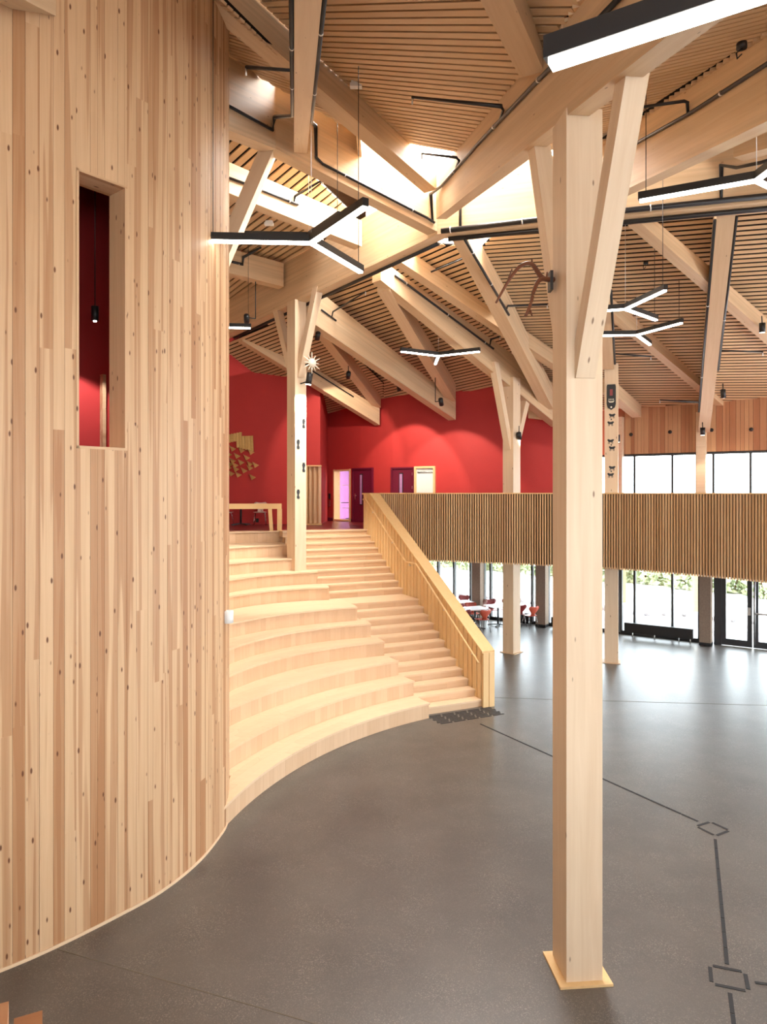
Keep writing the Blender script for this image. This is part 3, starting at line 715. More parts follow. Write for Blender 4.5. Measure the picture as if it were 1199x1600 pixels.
# handrail
def hr(x, y, s_=None): pass
hpts = []
for s_, z in ((-.1, 1.04), (.02, 1.04), (3.02, 3.02), (3.42, 3.03), (4.05, 3.03)): pass
def rail_z(s_):
    if s_ < 3.15: return .17+.9+(s_/GO)*.17*0.985
    if s_ < 3.95: return None
    return 2.04+.17+.9+((s_-4.05)/GO)*.17
rp = [pb(.1, -.07, .96), pb(.0, -.07, 1.0), pb(.16, -.07, 1.1), pb(3.05, -.07, rail_z(3.05)), pb(3.75, -.07, rail_z(3.05)+.06), pb(6.35, -.07, rail_z(6.35)-.02), pb(6.72, -.07, rail_z(6.35)+.02)]
rp = [pb(-.02, -.07, 1.0), pb(.16, -.07, 1.12), pb(3.1, -.07, 2.98), pb(3.72, -.07, 2.98), pb(6.5, -.07, 4.66), pb(6.75, -.07, 4.68)]
hrl = thing('handrail', 'slender timber handrail fixed to the stair parapet', 'handrail', rp[0])
tube('rail', rp, .022, M_para, hrl, 10)
for s_, z in ((.3, 1.2), (1.6, 2.02), (2.9, 2.84), (3.5, 2.96), (4.6, 3.5), (6.0, 4.34)):
    tube('bracket', [pb(s_, .01, z-.07), pb(s_, -.07, z-.06), pb(s_, -.07, z)], .008, M_steel, hrl, 6)

# ------------------------------------------------------------------ balustrade
bp_ = Path(catmull([Vector(v) for v in ((-.11, 21.65, 0), (.45, 21.33, 0), (1.16, 20.9, 0), (2.9, 20.2, 0), (4.67, 19.4, 0), (6.0, 18.75, 0), (7.3, 17.55, 0), (8.75, 15.8, 0), (9.6, 13.9, 0), (10.1, 12.0, 0))], 8))
bal = thing('balustrade', 'long curved gallery balustrade of close vertical timber slats', 'balustrade', bp_.at(5))
V = []; Fc = []
def bal_ribbon(name, off0, off1, z0, z1, mat):
    V = []; Fc = []; n = 60
    for i in range(n+1):
        t = bp_.L*i/n; p = bp_.at(t); tn = bp_.tan(t); nn = Vector((tn.y, -tn.x, 0))
        if nn.y > 0: nn = -nn
        a, b_ = p+nn*off0, p+nn*off1
        V += [a+Z*z0, b_+Z*z0, b_+Z*z1, a+Z*z1]
    for i in range(n):
        q = i*4
        for j in range(4): Fc.append((q+j, q+(j+1) % 4, q+4+(j+1) % 4, q+4+j))
    Fc += [(0, 1, 2, 3), (n*4, n*4+1, n*4+2, n*4+3)]
    return mesh(name, V, Fc, mat, bal)
bal_ribbon('backing', -.06, -.02, 2.87, 4.855, M_dark)
bal_ribbon('inner_lining', -.1, -.06, 3.74, 4.855, M_para)
bal_ribbon('top_rail', -.1, .05, 4.855, 4.888, M_para)
s = .03
while s < bp_.L:
    p = bp_.at(s); tn = bp_.tan(s); nn = Vector((tn.y, -tn.x, 0)); 
    if nn.y > 0: nn = -nn
    M = Matrix.Translation(p+nn*.008+Z*3.845) @ Matrix((Z, -tn, nn)).transposed().to_4x4() @ Matrix.Diagonal((2.02, .037, .05, 1))
    link(bpy.data.objects.new('slat', unit(M_rail)), bal, M); s += .0725

# ------------------------------------------------------------------ roof beams
BEAMS = []
def beamf(A, B, tA, tB, w, label, sgn=None, mt=None, name='roof_beam', ext=(0, 0), cat='beam', group=None):
    """lower near edge A->B given as (x, y, d); tA,tB = picture row of the upper edge there; w = thickness away from the viewer"""
    a = P(*A); b_ = P(*B); ta = P(A[0], tA, A[2]); tb = P(B[0], tB, B[2])
    return beam3(a, b_, (ta-a).z, (tb-b_).z, w, label, sgn, mt, name, ext, cat, group)
def beam3(a, b_, ha, hb, w, label, sgn=None, mt=None, name='roof_beam', ext=(0, 0), cat='beam', group=None):
    ax = (b_-a); L_ = ax.length; u_ = ax/L_
    a = a-u_*ext[0]; b_ = b_+u_*ext[1]
    pr = Vector((-u_.y, u_.x, 0)).normalized()
    mid = (a+b_)/2
    s_ = sgn if sgn is not None else (1 if pr.dot(Vector((mid.x, mid.y, 0))) > 0 else -1)
    BEAMS.append((a.copy(), b_.copy(), (pr*s_).copy()))
    pr = pr*s_*w
    o = hexa(name, [a, a+Z*ha, a+pr, a+pr+Z*ha, b_, b_+Z*hb, b_+pr, b_+pr+Z*hb], mt or M_beam, None, u_)
    return tag(o, label, cat, group)
def beamc(A, B, w, h, label, **k):
    a = P(*A); b_ = P(*B); u_ = (b_-a).normalized(); pr = Vector((-u_.y, u_.x, 0)).normalized()*w/2
    return beam3(a-pr, b_-pr, h, h, w, label, 1, **k)
b1 = lambda d: Vector((1.82-.09*(d-7), d, 8.68+.265*(d-7)))
beam3(b1(2.6), b1(14.75), .966, .966, .22, 'massive glulam beam carried by the foreground tree column up to the hub', -1)
b12 = lambda d: Vector((5.037-.1056*d, d, 8.99+.2176*(d-7.63)))
beam3(b12(3.2), b12(13.9), .99, .99, .24, 'deep glulam beam carrying a sprinkler pipe to the right of the foreground column', -1)
beamf((684, 362, 15), (430, 232, 13), 362-90, 130, .3, 'deep pale glulam beam from the hub towards the plank wall')
beamf((432, 233, 13.02), (330, 192, 11.3), 131, 72, .3, 'glulam beam running from the brace top behind the plank wall')
beamf((684, 366, 15), (345, 527.5, 22.7), 366-92, 527.5-58, .3, 'long glulam beam from the hub over the column in the seating')
beamf((684, 366, 15), (1560, 280, 12.2), 366-100, 280-125, .3, 'glulam beam from the hub carrying the thick black pipe')
beamf((683, 296, 14.3), (340, 0, 9.6), 263, -61, .3, 'slim glulam rafter crossing the front ceiling bay to the hub')
# straight rafter hanging in front of the seating wall
V_ = lambda d: Vector(((482-600)/F*6.3-.13*(d-6.3), d, EYE+2.68+.289*d))
beam3(V_(4.5)+Vector((-.125, 0, 0)), V_(13.2)+Vector((-.125, 0, 0)), 1.0, 1.0, .25, 'glulam rafter flanked by two black pipes in the front ceiling', -1)
beamc((758, -40, 5.95), (832, 117, 7.75), .27, .7, 'short glulam rafter meeting the foreground beam from above')
beamf((357, 301, 14.5), (566, 385, 16.6), 251, 345, .3, 'brightly sunlit glulam beam under the roof lantern', ext=(1.5, 0))
beamf((357, 426, 18.6), (444, 448, 19.6), 388, 411, .3, 'short glulam beam below the sunlit slats near the plank wall', ext=(1.5, 0))
beamf((600, 441, 17.4), (875, 666, 22.8), 409, 606, .32, 'broad pale glulam beam resting on the column behind the balustrade', ext=(.10, 0))
beamf((625, 408, 16.6), (890, 585, 20.9), 381, 563, .3, 'narrow glulam beam behind the broad beam with the pipe')
beamc((718, 372, 15.2), (857, 640, 22.4), .34, .7, 'steep glulam beam with a black pipe beside the antlers')
beamc((935, 350, 14.5), (951, 577, 19.75), .32, 1.0, 'glulam beam mostly hidden behind the foreground column')
beamf((490, 505, 19.4), (713, 656, 24.6), 447, 625, .32, 'glulam beam from the seating column to the red wall')
beamf((372, 528, 22.4), (594, 664, 26.1), 500, 638, .3, 'glulam beam crossing behind the seating column to the red wall', ext=(-.2, 0))
beamf((503, 515, 20.2), (596, 637, 26.0), 498, 612, .3, 'thin rafter rising from the red wall behind the seating column')
beamf((610, 455, 17.6), (713, 627, 24.4), 430, 598, .34, 'slim rafter above the small pendant light by the red wall')
beamf((1000, 347, 14.2), (1119, 451.7, 16.2), 323, 424, .26, 'glulam rafter crossing under the right ceiling slats')
beamc((1136, 333, 13.95), (1101, 676, 22.3), .34, .95, 'steep glulam rafter coming down to the facade post')
beamf((952, 484, 18.2), (1140, 641, 22.4), 462, 618, .26, 'rafter running from the carved column to the heartwood wall')
beamf((955, 612, 20.8), (1003, 652, 23.2), 590, 632, .3, 'beam end at the heartwood wall beside the carved column')
beamf((1132, 463, 16.5), (1240, 558, 19.0), 438, 531, .26, 'rafter at the right side of the slatted ceiling')
beamf((1147, 246, 12.6), (1260, 215, 11.5), 205, 165, .3, 'stub of a cross beam meeting the pipe-carrying beam')
beamf((826, 653, 22.9), (905, 660, 22.3), 632, 636, .3, 'beam end seen behind the balustrade column')
beamf((-20, -30, 6.2), (97, 30, 7.55), -80, -25, .3, 'square beam end projecting from the top of the plank wall', ext=(0, 0))

# ------------------------------------------------------------------ slatted ceiling bays
def raypl(n_, p0, x, y):
    o_ = Vector((0, 0, EYE)); dr = Vector(((x-600)/F, 1, -(y-770)/F))
    return o_+dr*((p0-o_).dot(n_)/dr.dot(n_))
def bay(label, pl3, poly, dpx, pitch=.13, gap=.034, thick=.035):
    a, b_, c_ = [p if isinstance(p, Vector) else P(*p) for p in pl3]
    n_ = (b_-a).cross(c_-a).normalized()
    if n_.z > 0: n_ = -n_          # faces the hall
    q = [raypl(n_, a, x, y) for x, y in poly]
    u_ = (raypl(n_, a, *dpx[1])-raypl(n_, a, *dpx[0])).normalized(); v_ = n_.cross(u_)
    c0 = sum(q, Vector())/len(q)
    n = len(q)
    bk = mesh('ceiling', [p-n_*.012-c0 for p in q]+[p-n_*.05-c0 for p in q], [tuple(range(n)), tuple(range(n, 2*n))]+[(i, (i+1) % n, n+(i+1) % n, n+i) for i in range(n)], M_dark, None, Matrix.Translation(c0))
    tag(bk, label, 'ceiling', kind='structure')
    us = [(p-c0).dot(u_) for p in q]; vv = [(p-c0).dot(v_) for p in q]
    t = math.ceil(min(vv)/pitch)*pitch
    R = Matrix((u_, v_, u_.cross(v_))).transposed().to_4x4()
    while t < max(vv):
        xs = []
        for i in range(n):
            j = (i+1) % n
            if (vv[i]-t)*(vv[j]-t) < 0: k = (t-vv[i])/(vv[j]-vv[i]); xs.append(us[i]+(us[j]-us[i])*k)
        if len(xs) >= 2 and max(xs)-min(xs) > .05:
            c1 = c0+u_*(max(xs)+min(xs))/2+v_*t+n_*(thick/2-.011)
            link(bpy.data.objects.new('slat', unit(M_slat)), bk, Matrix.Translation(c1) @ R @ Matrix.Diagonal((max(xs)-min(xs), pitch-gap, thick, 1)))
        t += pitch
    return bk
def pz(a, b, c): return [Vector((X, d, EYE+a+b*d+c*X)) for X, d in ((0, 7), (0, 13), (2, 9))]
bay('slatted ceiling bay between the foreground beam and the slim crossing rafter', pz(4.126, .22, -.5), [(365, -40), (641, 223), (719, 237), (912, -1), (1010, -120), (760, -330), (420, -250)], ((650, 90), (790, 97)))
bay('slatted ceiling triangle between the plank wall top and the deep beam', [(437, 97, 10.98), (550, 196, 12.5), (400, 106, 12.1)], [(290, -30), (345, 84), (450, 144), (568, 212), (556, 205), (340, -8)], ((350, 75), (390, 88)), pitch=.13)
bay('slatted ceiling bay right of the foreground beam', pz(2.864, .248, .077), [(845, 238), (990, 196), (1199, 51), (1420, -104), (1420, -330), (1100, -330), (845, 100)], ((1112, 44), (1199, 22)))
bay('slatted ceiling bay between the pipe-carrying beams', [b12(8)+Vector((.24, 0, .99)), b12(13)+Vector((.24, 0, .99)), P(1450, 170, 12.4)], [(880, 258), (1010, 178), (1199, 49), (1480, -140), (1480, 190), (1199, 226)], ((1112, 44), (1199, 22)))
bay('large slatted ceiling bay sloping down to the heartwood wall', [(1000, 635, 23.4), (1199, 621, 21.5), (1137, 268, 14)], [(935, 330), (1330, 270), (1330, 616), (1000, 637), (935, 642)], ((1000, 400), (1100, 393)), pitch=.16, gap=.062, thick=.014)
bay('slatted ceiling bay behind the antlers', [(760, 604, 24.0), (900, 612, 23.3), (760, 366, 15.6)], [(772, 366), (748, 393), (860, 640), (945, 640), (945, 345)], ((760, 430), (850, 425)), pitch=.16, gap=.062, thick=.014)
bay('narrow slatted ceiling strip between the pale beam and the steep beam', [(650, 392, 16.9), (708, 373, 15.6), (795, 520, 19.9)], [(628, 404), (668, 381), (712, 384), (812, 548), (770, 522)], ((657.5, 403), (698, 385)), pitch=.17, gap=.062, thick=.014)
bay('slatted ceiling bay in front of the bright red wall', [(597, 624, 26.3), (760, 606, 24.3), (560, 438, 19.3)], [(455, 472), (612, 404), (705, 440), (838, 552), (838, 598), (760, 606), (717, 614), (597, 632), (560, 570)], ((585, 500), (640, 482)), pitch=.18, gap=.062, thick=.014)
bay('slatted ceiling bay behind the seating column', [(597, 624, 26.3), (502, 648, 29), (480, 495, 20.4)], [(347, 543), (470, 480), (490, 490), (600, 600), (600, 626), (485, 653)], ((490, 557), (520, 547)), pitch=.18, gap=.062, thick=.014)
bay('sunlit slatted ceiling strip under the roof lantern', [(357, 250, 14.9), (540, 327, 16.7), (430, 140, 13.5)], [(330, 150), (330, 248), (545, 338), (548, 330), (430, 215)], ((363.3, 250.8), (380, 235.8)), pitch=.2, gap=.058)
bay('yellow sunlit slatted ceiling strip by the plank wall', [(372, 390, 19.0), (445, 411, 20.0), (473, 325, 16.2)], [(330, 378), (446, 412), (520, 362), (470, 330), (330, 280)], ((441, 409), (477, 388)), pitch=.2, gap=.058)
bay('small dark slatted ceiling patch behind the plank wall edge', [(357, 420, 19.4), (425, 440, 20.6), (345, 470, 22.3)], [(330, 410), (430, 436), (418, 447), (350, 482), (330, 480)], ((366, 460), (393, 440)), pitch=.2, gap=.058)
# outer roof skin with the lantern opening over the hub
zt = 14.2
def roofpiece(x0, x1, y0, y1, z=zt): return boxv(x0, x1, y0, y1, z, z+.1)
V = []; Fc = []
for bx in ((-14, -.45, -6.2, 32), (3.8, 16.2, -6.2, 32), (-.45, 3.8, -6.2, 13.1), (-.45, 3.8, 17.8, 32)):
    k = len(V); V += roofpiece(*bx); Fc += [tuple(i+k for i in f) for f in BOXF]
rs = mesh('roof', V, Fc, M_beam); tag(rs, 'outer roof deck with the lantern opening above the hub', 'roof', kind='structure')
# lantern glazing bars
for i, x in enumerate((.6, 1.65, 2.7)):
    o = dbar('lantern_bar', (x, 13.1, 14.25), (x, 17.8, 14.25), .06, .1, M_black); tag(o, 'dark glazing bar of the roof lantern over the hub', 'glazing bar', 'glazing bars of the roof lantern')
lg = dbox('window_8', (1.68, 15.45, 14.32), (4.25, 4.7, .012), M_glass); tag(lg, 'clear glass sheet of the roof lantern over the hub', 'window', kind='structure')
for bx, lab in (((-.45, 3.9, 17.75, 17.85, 10.95, 14.2), 'white painted far side of the roof lantern shaft above the hub'), ((3.8, 3.9, 14.6, 17.75, 11.2, 14.2), 'white painted right side of the roof lantern shaft above the hub')):
    tag(mesh('lantern_upstand', boxv(*bx), BOXF, M_white), lab, 'upstand', kind='structure')
o = mesh('lantern_upstand', boxv(-.52, -.44, 12.95, 14.0, 11.7, 14.2), BOXF, M_beam); tag(o, 'timber upstand added to block lantern light above the slim crossing rafter', 'upstand', kind='structure')  # added light blocker: keeps lantern light off the beam by the plank wall
# ------------------------------------------------------------------ tree columns
def tree_column(label, c, ztop, ang, brs, z0=0, w=.37, dp=.41, bw=.2, plate=True, name='tree_column'):
    """ang = heading of the column's depth axis; brs = list of (outward distance along axis, z low, z top)"""
    t = thing(name, label, 'column', (c[0], c[1], z0))
    ax = Vector((math.cos(ang), math.sin(ang), 0)); cv = Vector((c[0], c[1], 0)); R3 = Matrix((Z, ax.cross(Z)*-1, ax)).transposed()
    if R3.determinant() < 0: R3 = Matrix((Z, ax.cross(Z), ax)).transposed()
    dbox('post', cv+Z*(z0+ztop)/2, (ztop-z0, w, dp), M_col, t, R3.to_4x4())
    for s_, zl, zt_ in brs:
        sg = 1 if s_ > 0 else -1
        A = cv+ax*sg*(dp/2-.05)+Z*zl; B = cv+ax*s_+Z*zt_
        d_ = (B-A).normalized(); th = .24
        side = ax.cross(Z).normalized()*bw/2
        o1 = ax*sg*th/1.0
        # vertical-ended brace: quads at foot (flush with post) and head (cut along the beam)
        pts = [A-side-ax*sg*.12, A-side-ax*sg*.12+Z*.0+ax*sg*.20, A+side-ax*sg*.12, A+side-ax*sg*.12+ax*sg*.20,
               B-side-ax*sg*th/2, B-side+ax*sg*th/2, B+side-ax*sg*th/2, B+side+ax*sg*th/2]
        hexa('brace', pts, M_col, t, d_)
    if plate: dbox('base_plate', cv+Z*(z0+.012), (.024, w+.17, dp+.13), M_para, t, R3.to_4x4())
    return t, ax, cv
ang1 = math.atan2(-1, .09)
C1, ax1, cv1 = tree_column('tall square foreground timber column with splayed braces and base plate', (1.985, 7.09), 8.72, ang1, [(1.27, 6.03, 8.4), (-1.25, 6.03, 9.08)])
ang2 = math.atan2(-.764, .645)
C2, ax2, cv2 = tree_column('braced timber column with footprint marks rising through the seating', (-2.44, 19.4), 10.25, ang2, [(1.05, 8.1, 10.4), (-1.0, 8.1, 10.2)], z0=2.5, plate=False)
ang3 = math.atan2(-.745, -.67)
C3, ax3, cv3 = tree_column('braced timber column passing through the gallery behind the balustrade', (3.93, 21.2), 8.4, ang3, [(1.0, 6.2, 8.75), (-1.0, 6.2, 8.2)], plate=False)
ang4 = math.atan2(-.94, -.34)
C4, ax4, cv4 = tree_column('timber column with carved plaque and reindeer marks beside the gallery', (6.6, 20.0), 8.6, ang4, [], plate=False)
dbox('base_plate', (3.93, 21.2, .01), (.5, .52, .02), M_seat, C3, Matrix.Rotation(ang3, 4, 'Z')); dbox('base_plate', (6.6, 20.0, .01), (.5, .5, .02), M_seat, C4, Matrix.Rotation(ang4, 4, 'Z'))
# brace and hidden column behind the drum
A = P(345, 412, 13.15); B = P(421, 234, 13.25)
C5 = thing('tree_column', 'slanting timber brace of a column hidden behind the plank wall', 'column', (A.x-.25, A.y, 0))
dbar('brace', A-(B-A)*.25, B, .26, .3, M_col, C5, Vector((0, 1, 0))); q = A-(B-A)*.25
dbox('post', (q.x-.15, q.y+.05, 5.1), (.37, .37, 10.2), M_col, C5)

# ------------------------------------------------------------------ marks and ornaments
def plate_on(name, c, n_, up, outline, th, mat, parent):
    """flat extruded outline (list of (u,v)) on a face: centre c, outward normal n_"""
    r_ = up.cross(n_).normalized(); k = len(outline)
    V = [c+r_*a+up*b+n_*.001 for a, b in outline]+[c+r_*a+up*b+n_*th for a, b in outline]
    return mesh(name, [v-c for v in V], [tuple(range(k)), tuple(range(k, 2*k))]+[(i, (i+1) % k, k+(i+1) % k, k+i) for i in range(k)], mat, parent, Matrix.Translation(c))
def ell(cx, cy, rx, ry, rot=0, n=14):
    out = []
    for i in range(n):
        a = 2*math.pi*i/n; x, y = rx*math.cos(a), ry*math.sin(a); out.append((cx+x*math.cos(rot)-y*math.sin(rot), cy+x*math.sin(rot)+y*math.cos(rot)))
    return out
# C2 footprints on the hub-facing face
fn2 = ax2; fc2 = cv2+ax2*.206; rt2 = Z.cross(fn2).normalized()
for u_, y_ in ((.10, 661), (-.08, 694), (.10, 730), (-.08, 772)):
    z = EYE+(770-y_)*19.2/F
    c_ = fc2+rt2*u_+Z*z
    fp = plate_on('footprint', c_, fn2, Z, [(-.03, -.03), (-.055, .06), (-.03, .13), (.03, .13), (.055, .06), (.02, -.03), (.05, -.1), (.03, -.14), (-.04, -.13), (-.05, -.08)][::-1], .004, M_black, C2)
# carved sun disc with rays + spot lamp
sd = fc2+fn2*.48+rt2*.05+Z*(EYE+(770-568)*19.0/F)
sun = thing('sun_ornament', 'ivory sun-shaped ornament with thin rays on the seating column', 'ornament', sd)
tube('disc', [sd, sd+fn2*.03], .12, M_ivory, sun, 18)
for k in range(12):
    a = 2*math.pi*k/12; d_ = rt2*math.cos(a)+Z*math.sin(a); tube('ray', [sd+d_*.11, sd+d_*(.30 if k % 2 else .24)], .012, M_ivory, sun, 6, [.02, .009])
tube('stem', [sd, sd-fn2*.40], .02, M_black, sun, 6)
lp = fc2+fn2*.30+rt2*.04
lz = EYE+(770-601)*19.1/F
wl2 = thing('column_spotlight', 'tilted black cylinder spotlight shining down the seating column', 'lamp', lp+Z*lz)
tube('housing', [lp+Z*lz+fn2*.02, lp+Z*(lz+.31)+fn2*.05+rt2*.04], .085, M_black, wl2, 14)
tube('lens', [lp+Z*(lz-.02)+fn2*.015, lp+Z*(lz+.005)+fn2*.02], .075, M_led, wl2, 14)
tube('arm', [lp+Z*(lz+.08)+fn2*.02, fc2+Z*(lz+.05)-fn2*.01], .02, M_black, wl2, 6)
l = bpy.data.lights.new('column_spot', 'SPOT'); l.energy = 900; l.spot_size = 1.5; l.spot_blend = .4; l.color = (1, .95, .85); l.shadow_soft_size = .06
lo = bpy.data.objects.new('column_spot', l); COL.objects.link(lo); lo.location = lp+Z*(lz-.06)+fn2*.06
lo.rotation_euler = (fc2+Z*(lz-1.2)-lo.location).to_track_quat('-Z', 'Y').to_euler()
# C4 plaque and reindeer
fn4 = ax4; fc4 = cv4+ax4*.206; rt4 = Z.cross(fn4).normalized()
if rt4.x < 0: rt4 = -rt4
def z4(y): return EYE+(770-y)*19.75/F
pq = plate_on('plaque', fc4+Z*z4(620), fn4, Z, [(-.11, .36), (.11, .36), (.125, .3), (.125, -.2), (.1, -.3), (0, -.37), (-.1, -.3), (-.125, -.2), (-.125, .3)], .03, M_black, None)
tag(pq, 'dark carved plaque with rounded foot hanging on the marked column', 'plaque')
plate_on('crescent', fc4+Z*z4(627)+fn4*.03, fn4, Z, [(-.09, .02), (-.05, -.03), (.05, -.03), (.09, .02), (.04, 0), (-.04, 0)], .006, M_ivory, pq)
for k in range(4): plate_on('ray', fc4+Z*z4(624)+fn4*.03+rt4*(-.06+.04*k), fn4, Z, ell(0, 0, .007, .03), .006, M_ivory, pq)
plate_on('diamond', fc4+Z*z4(636)+fn4*.03, fn4, Z, [(-.03, 0), (0, .03), (.03, 0), (0, -.03)], .006, M_ivory, pq)
plate_on('red_panel', fc4+Z*z4(613)+fn4*.03, fn4, Z, [(-.04, -.09), (.04, -.09), (.04, .09), (-.04, .09)], .005, M_chairB, pq)
for y_, sgx in ((649, 1), (661, -1), (689, -1), (700, 1), (731, 1), (742, -1)):
    c_ = fc4+Z*z4(y_)+rt4*(.02*sgx)
    plate_on('reindeer_mark', c_, fn4, Z, [(-.09, .03), (-.07, .06), (0, .035), (.07, .055), (.1, .03), (.07, -.0), (.06, -.03), (-.05, -.03), (-.07, .0)][::-1], .004, M_black, C4)
    for k in (-.06, -.03, .03, .06): plate_on('reindeer_leg', c_+rt4*k+Z*-.055, fn4, Z, ell(0, 0, .008, .03), .004, M_black, C4)
for y_ in (655, 695, 736.5): plate_on('dot_mark', fc4+Z*z4(y_), fn4, Z, ell(0, 0, .02, .02), .004, M_black, C4)
# antlers on the foreground column
an = thing('antlers', 'brown reindeer antlers mounted on the side of the foreground column', 'antlers', P(858, 437, 7.25))
def ant(name, pts, r0, r1):
    q = catmull([P(*p) for p in pts], 5); n = len(q); tube(name, q, .01, M_antler, an, 8, [1.35*(r0+(r1-r0)*i/(n-1)) for i in range(n)])
ant('main_beam', [(866, 437, 7.2), (848, 434, 7.15), (832, 413, 7.05), (815, 415, 6.95), (800, 432, 6.85), (786, 455, 6.8), (776, 473, 6.75)], .022, .008)
ant('second_beam', [(866, 437, 7.2), (845, 437, 7.1), (835, 455, 7.0), (830, 475, 6.95), (822, 494, 6.9)], .019, .011)
ant('tine', [(832, 415, 7.05), (832, 405, 7.05)], .012, .005); ant('tine', [(795, 437, 6.85), (801, 420, 6.8)], .008, .004)
ant('tine', [(829, 485, 6.93), (832, 493, 6.9)], .01, .005); ant('tine', [(855, 436, 7.15), (856, 425, 7.15)], .01, .005)
dbox('mount', P(861, 440, 7.2), (.03, .12, .2), M_black, an)

# relief artwork of pyramids and slatted panels on the dark wall
art = thing('wall_relief', 'wooden wall relief of slatted panels above rows of small pyramids', 'artwork', P(375, 720, 25.25))
def onwall(x, y): return P(x, y, 25.29)
for row, (y0, xs) in enumerate([(702, (364, 378, 393)), (712, (358, 371, 386)), (721, (364, 377, 391, 400)), (727, (360, 368, 391)), (733, (357, 369, 382)), (741, (362, 373, 395))]):
    for x in xs:
        c_ = onwall(x, y0+(x-375)*.18); s_ = .135
        V = [c_+Vector((a, 0, b)) for a, b in ((-s_*.9, s_*.7), (s_, -.03), (-.03, -s_))]+[c_+Vector((-.03, -.24, .02))]
        mesh('pyramid', [v-c_ for v in V], [(0, 1, 2), (0, 1, 3), (1, 2, 3), (2, 0, 3)], M_gold, art, Matrix.Translation(c_))
for c0x, c0y, wd_, hh, rt_ in ((366, 684, .6, .3, .12), (384, 692, .62, .42, -.1)):
    for k in range(6):
        c_ = onwall(c0x, c0y)+Vector((-wd_/2+wd_*(k+.5)/6, -.05-.02*(c0x > 370), (k-2.5)*.02*(1 if rt_ > 0 else -.6)))
        dbox('slat', c_, (wd_/6-.008, .04, hh+(.03*k if rt_ < 0 else 0)), M_gold, art, Matrix.Rotation(rt_*.4, 4, 'Y'))

# folding screen beside dark wall
scr = thing('folding_screen', 'tall concertina timber screen standing by the dark red wall', 'screen', P(492, 818, 25.0))
xs = [P(482+i*3.5, 820, 25.1).x for i in range(7)]
zb, ztp = 3.76, 5.86
for i in range(6):
    ya = 25.02 if i % 2 == 0 else 24.84; yb = 24.84 if i % 2 == 0 else 25.02
    hexa('leaf', [v for x_, y_ in ((xs[i], ya), (xs[i+1], yb)) for o_ in (0, .03) for v in (Vector((x_, y_+o_, zb+.03)), Vector((x_, y_+o_, ztp-.03)))], M_riser, scr, Z)
dbar('top_edge', (xs[0]-.02, 24.93, ztp), (xs[6]+.02, 24.93, ztp), .24, .04, M_para, scr); dbar('bottom_edge', (xs[0]-.02, 24.93, zb+.0), (xs[6]+.02, 24.93, zb+.0), .24, .04, M_para, scr)
dbox('side_edge', (xs[0]-.01, 24.93, (zb+ztp)/2), (.04, .22, ztp-zb), M_para, scr)

# wall intercom
t = thing('wall_switch', 'dark intercom panel over a grey plate on the red wall', 'switch', wallframe(516.5)[0]+Z*4.6)
p, tn, nn = wallframe(516.5, .03); dbox('panel', p+Z*4.75, (.08, .03, .22), M_black, t, frame(tn)); dbox('plate', p+Z*4.44, (.07, .03, .24), M_steel, t, frame(tn))

# low timber guard frame at the top of the seating
A = P(352, 806, 20.6)
gf = thing('guard_frame', 'low pale timber guard frame at the top of the seating', 'guard rail', (A.x, 20.75, 3.74))
xr = P(440, 800, 20.9).x; xl = -5.9; ztp = EYE-(787-770)*20.8/F
dbar('top_rail', (xl, 20.6, ztp-.08), (xr, 21.0, ztp-.08), .12, .16, M_para, gf)
dbox('leg', (xr-.06, 20.99, (3.74+ztp-.16)/2), (.13, .12, ztp-.16-3.74), M_para, gf)
dbar('brace', (xr-.29, 20.9, 3.74), (xr-.33, 20.85, ztp-.16), .1, .1, M_para, gf, Vector((0, 1, 0)))
dbox('leg', (xl+.1, 20.62, (3.74+ztp-.16)/2), (.13, .12, ztp-.16-3.74), M_para, gf)

# ------------------------------------------------------------------ chairs and tables
def chair(name, label, loc, rz, shell, group=None, h=.45):
    t = thing(name, label, 'chair', (0, 0, 0), group)
    def shellmesh(nm, rows):
        V = []; Fc = []; k = len(rows[0])
        for r_ in rows: V += r_
        n = len(V); V2 = [Vector(v)+Vector((0, .012, -.012)) for v in V]
        for i in range(len(rows)-1):
            for j in range(k-1):
                Fc.append((i*k+j, i*k+j+1, (i+1)*k+j+1, (i+1)*k+j)); Fc.append(tuple(n+q for q in (i*k+j, (i+1)*k+j, (i+1)*k+j+1, i*k+j+1)))
        loop = [j for j in range(k)]+[i*k+k-1 for i in range(1, len(rows))]+[(len(rows)-1)*k+j for j in range(k-2, -1, -1)]+[i*k for i in range(len(rows)-2, 0, -1)]
        for a, b_ in zip(loop, loop[1:]+loop[:1]): Fc.append((a, b_, n+b_, n+a))
        return mesh(nm, list(V)+V2, Fc, shell, t, None, True)
    xs_ = [-1, -.6, -.2, .2, .6, 1]
    rows = []
    for y_, w_, z_ in ((-.22, .19, .0), (-.16, .225, .006), (0, .235, -.004), (.14, .2, .0), (.2, .13, .012)):
        rows.append([(x*w_, y_, h+z_+.018*abs(x)**2) for x in xs_])
    shellmesh('seat', rows)
    rows = []
    for y_, w_, z_, ear in ((.195, .11, .02, 0), (.215, .09, .1, 0), (.235, .15, .17, .0), (.25, .225, .25, .01), (.265, .23, .31, .02), (.275, .17, .345, .03)):
        rows.append([(x*w_, y_-.05*abs(x)**2, h+z_+ear*abs(x)) for x in xs_])
    shellmesh('backrest', rows)
    for sx in (-1, 1):
        for sy in (-1, 1): tube('leg', [(sx*.1, sy*.08, h-.02), (sx*.17, sy*.14, h-.03), (sx*.22, sy*.22, 0)], .009, M_chrome, t, 6)
    return place(t, loc, rz)
def place(t, loc, rz):
    t.location = loc; t.rotation_euler = (0, 0, rz); return t
def cafe_at(x, y): return G(x, y)
def ground_px(x, ybase): return G(x, ybase)
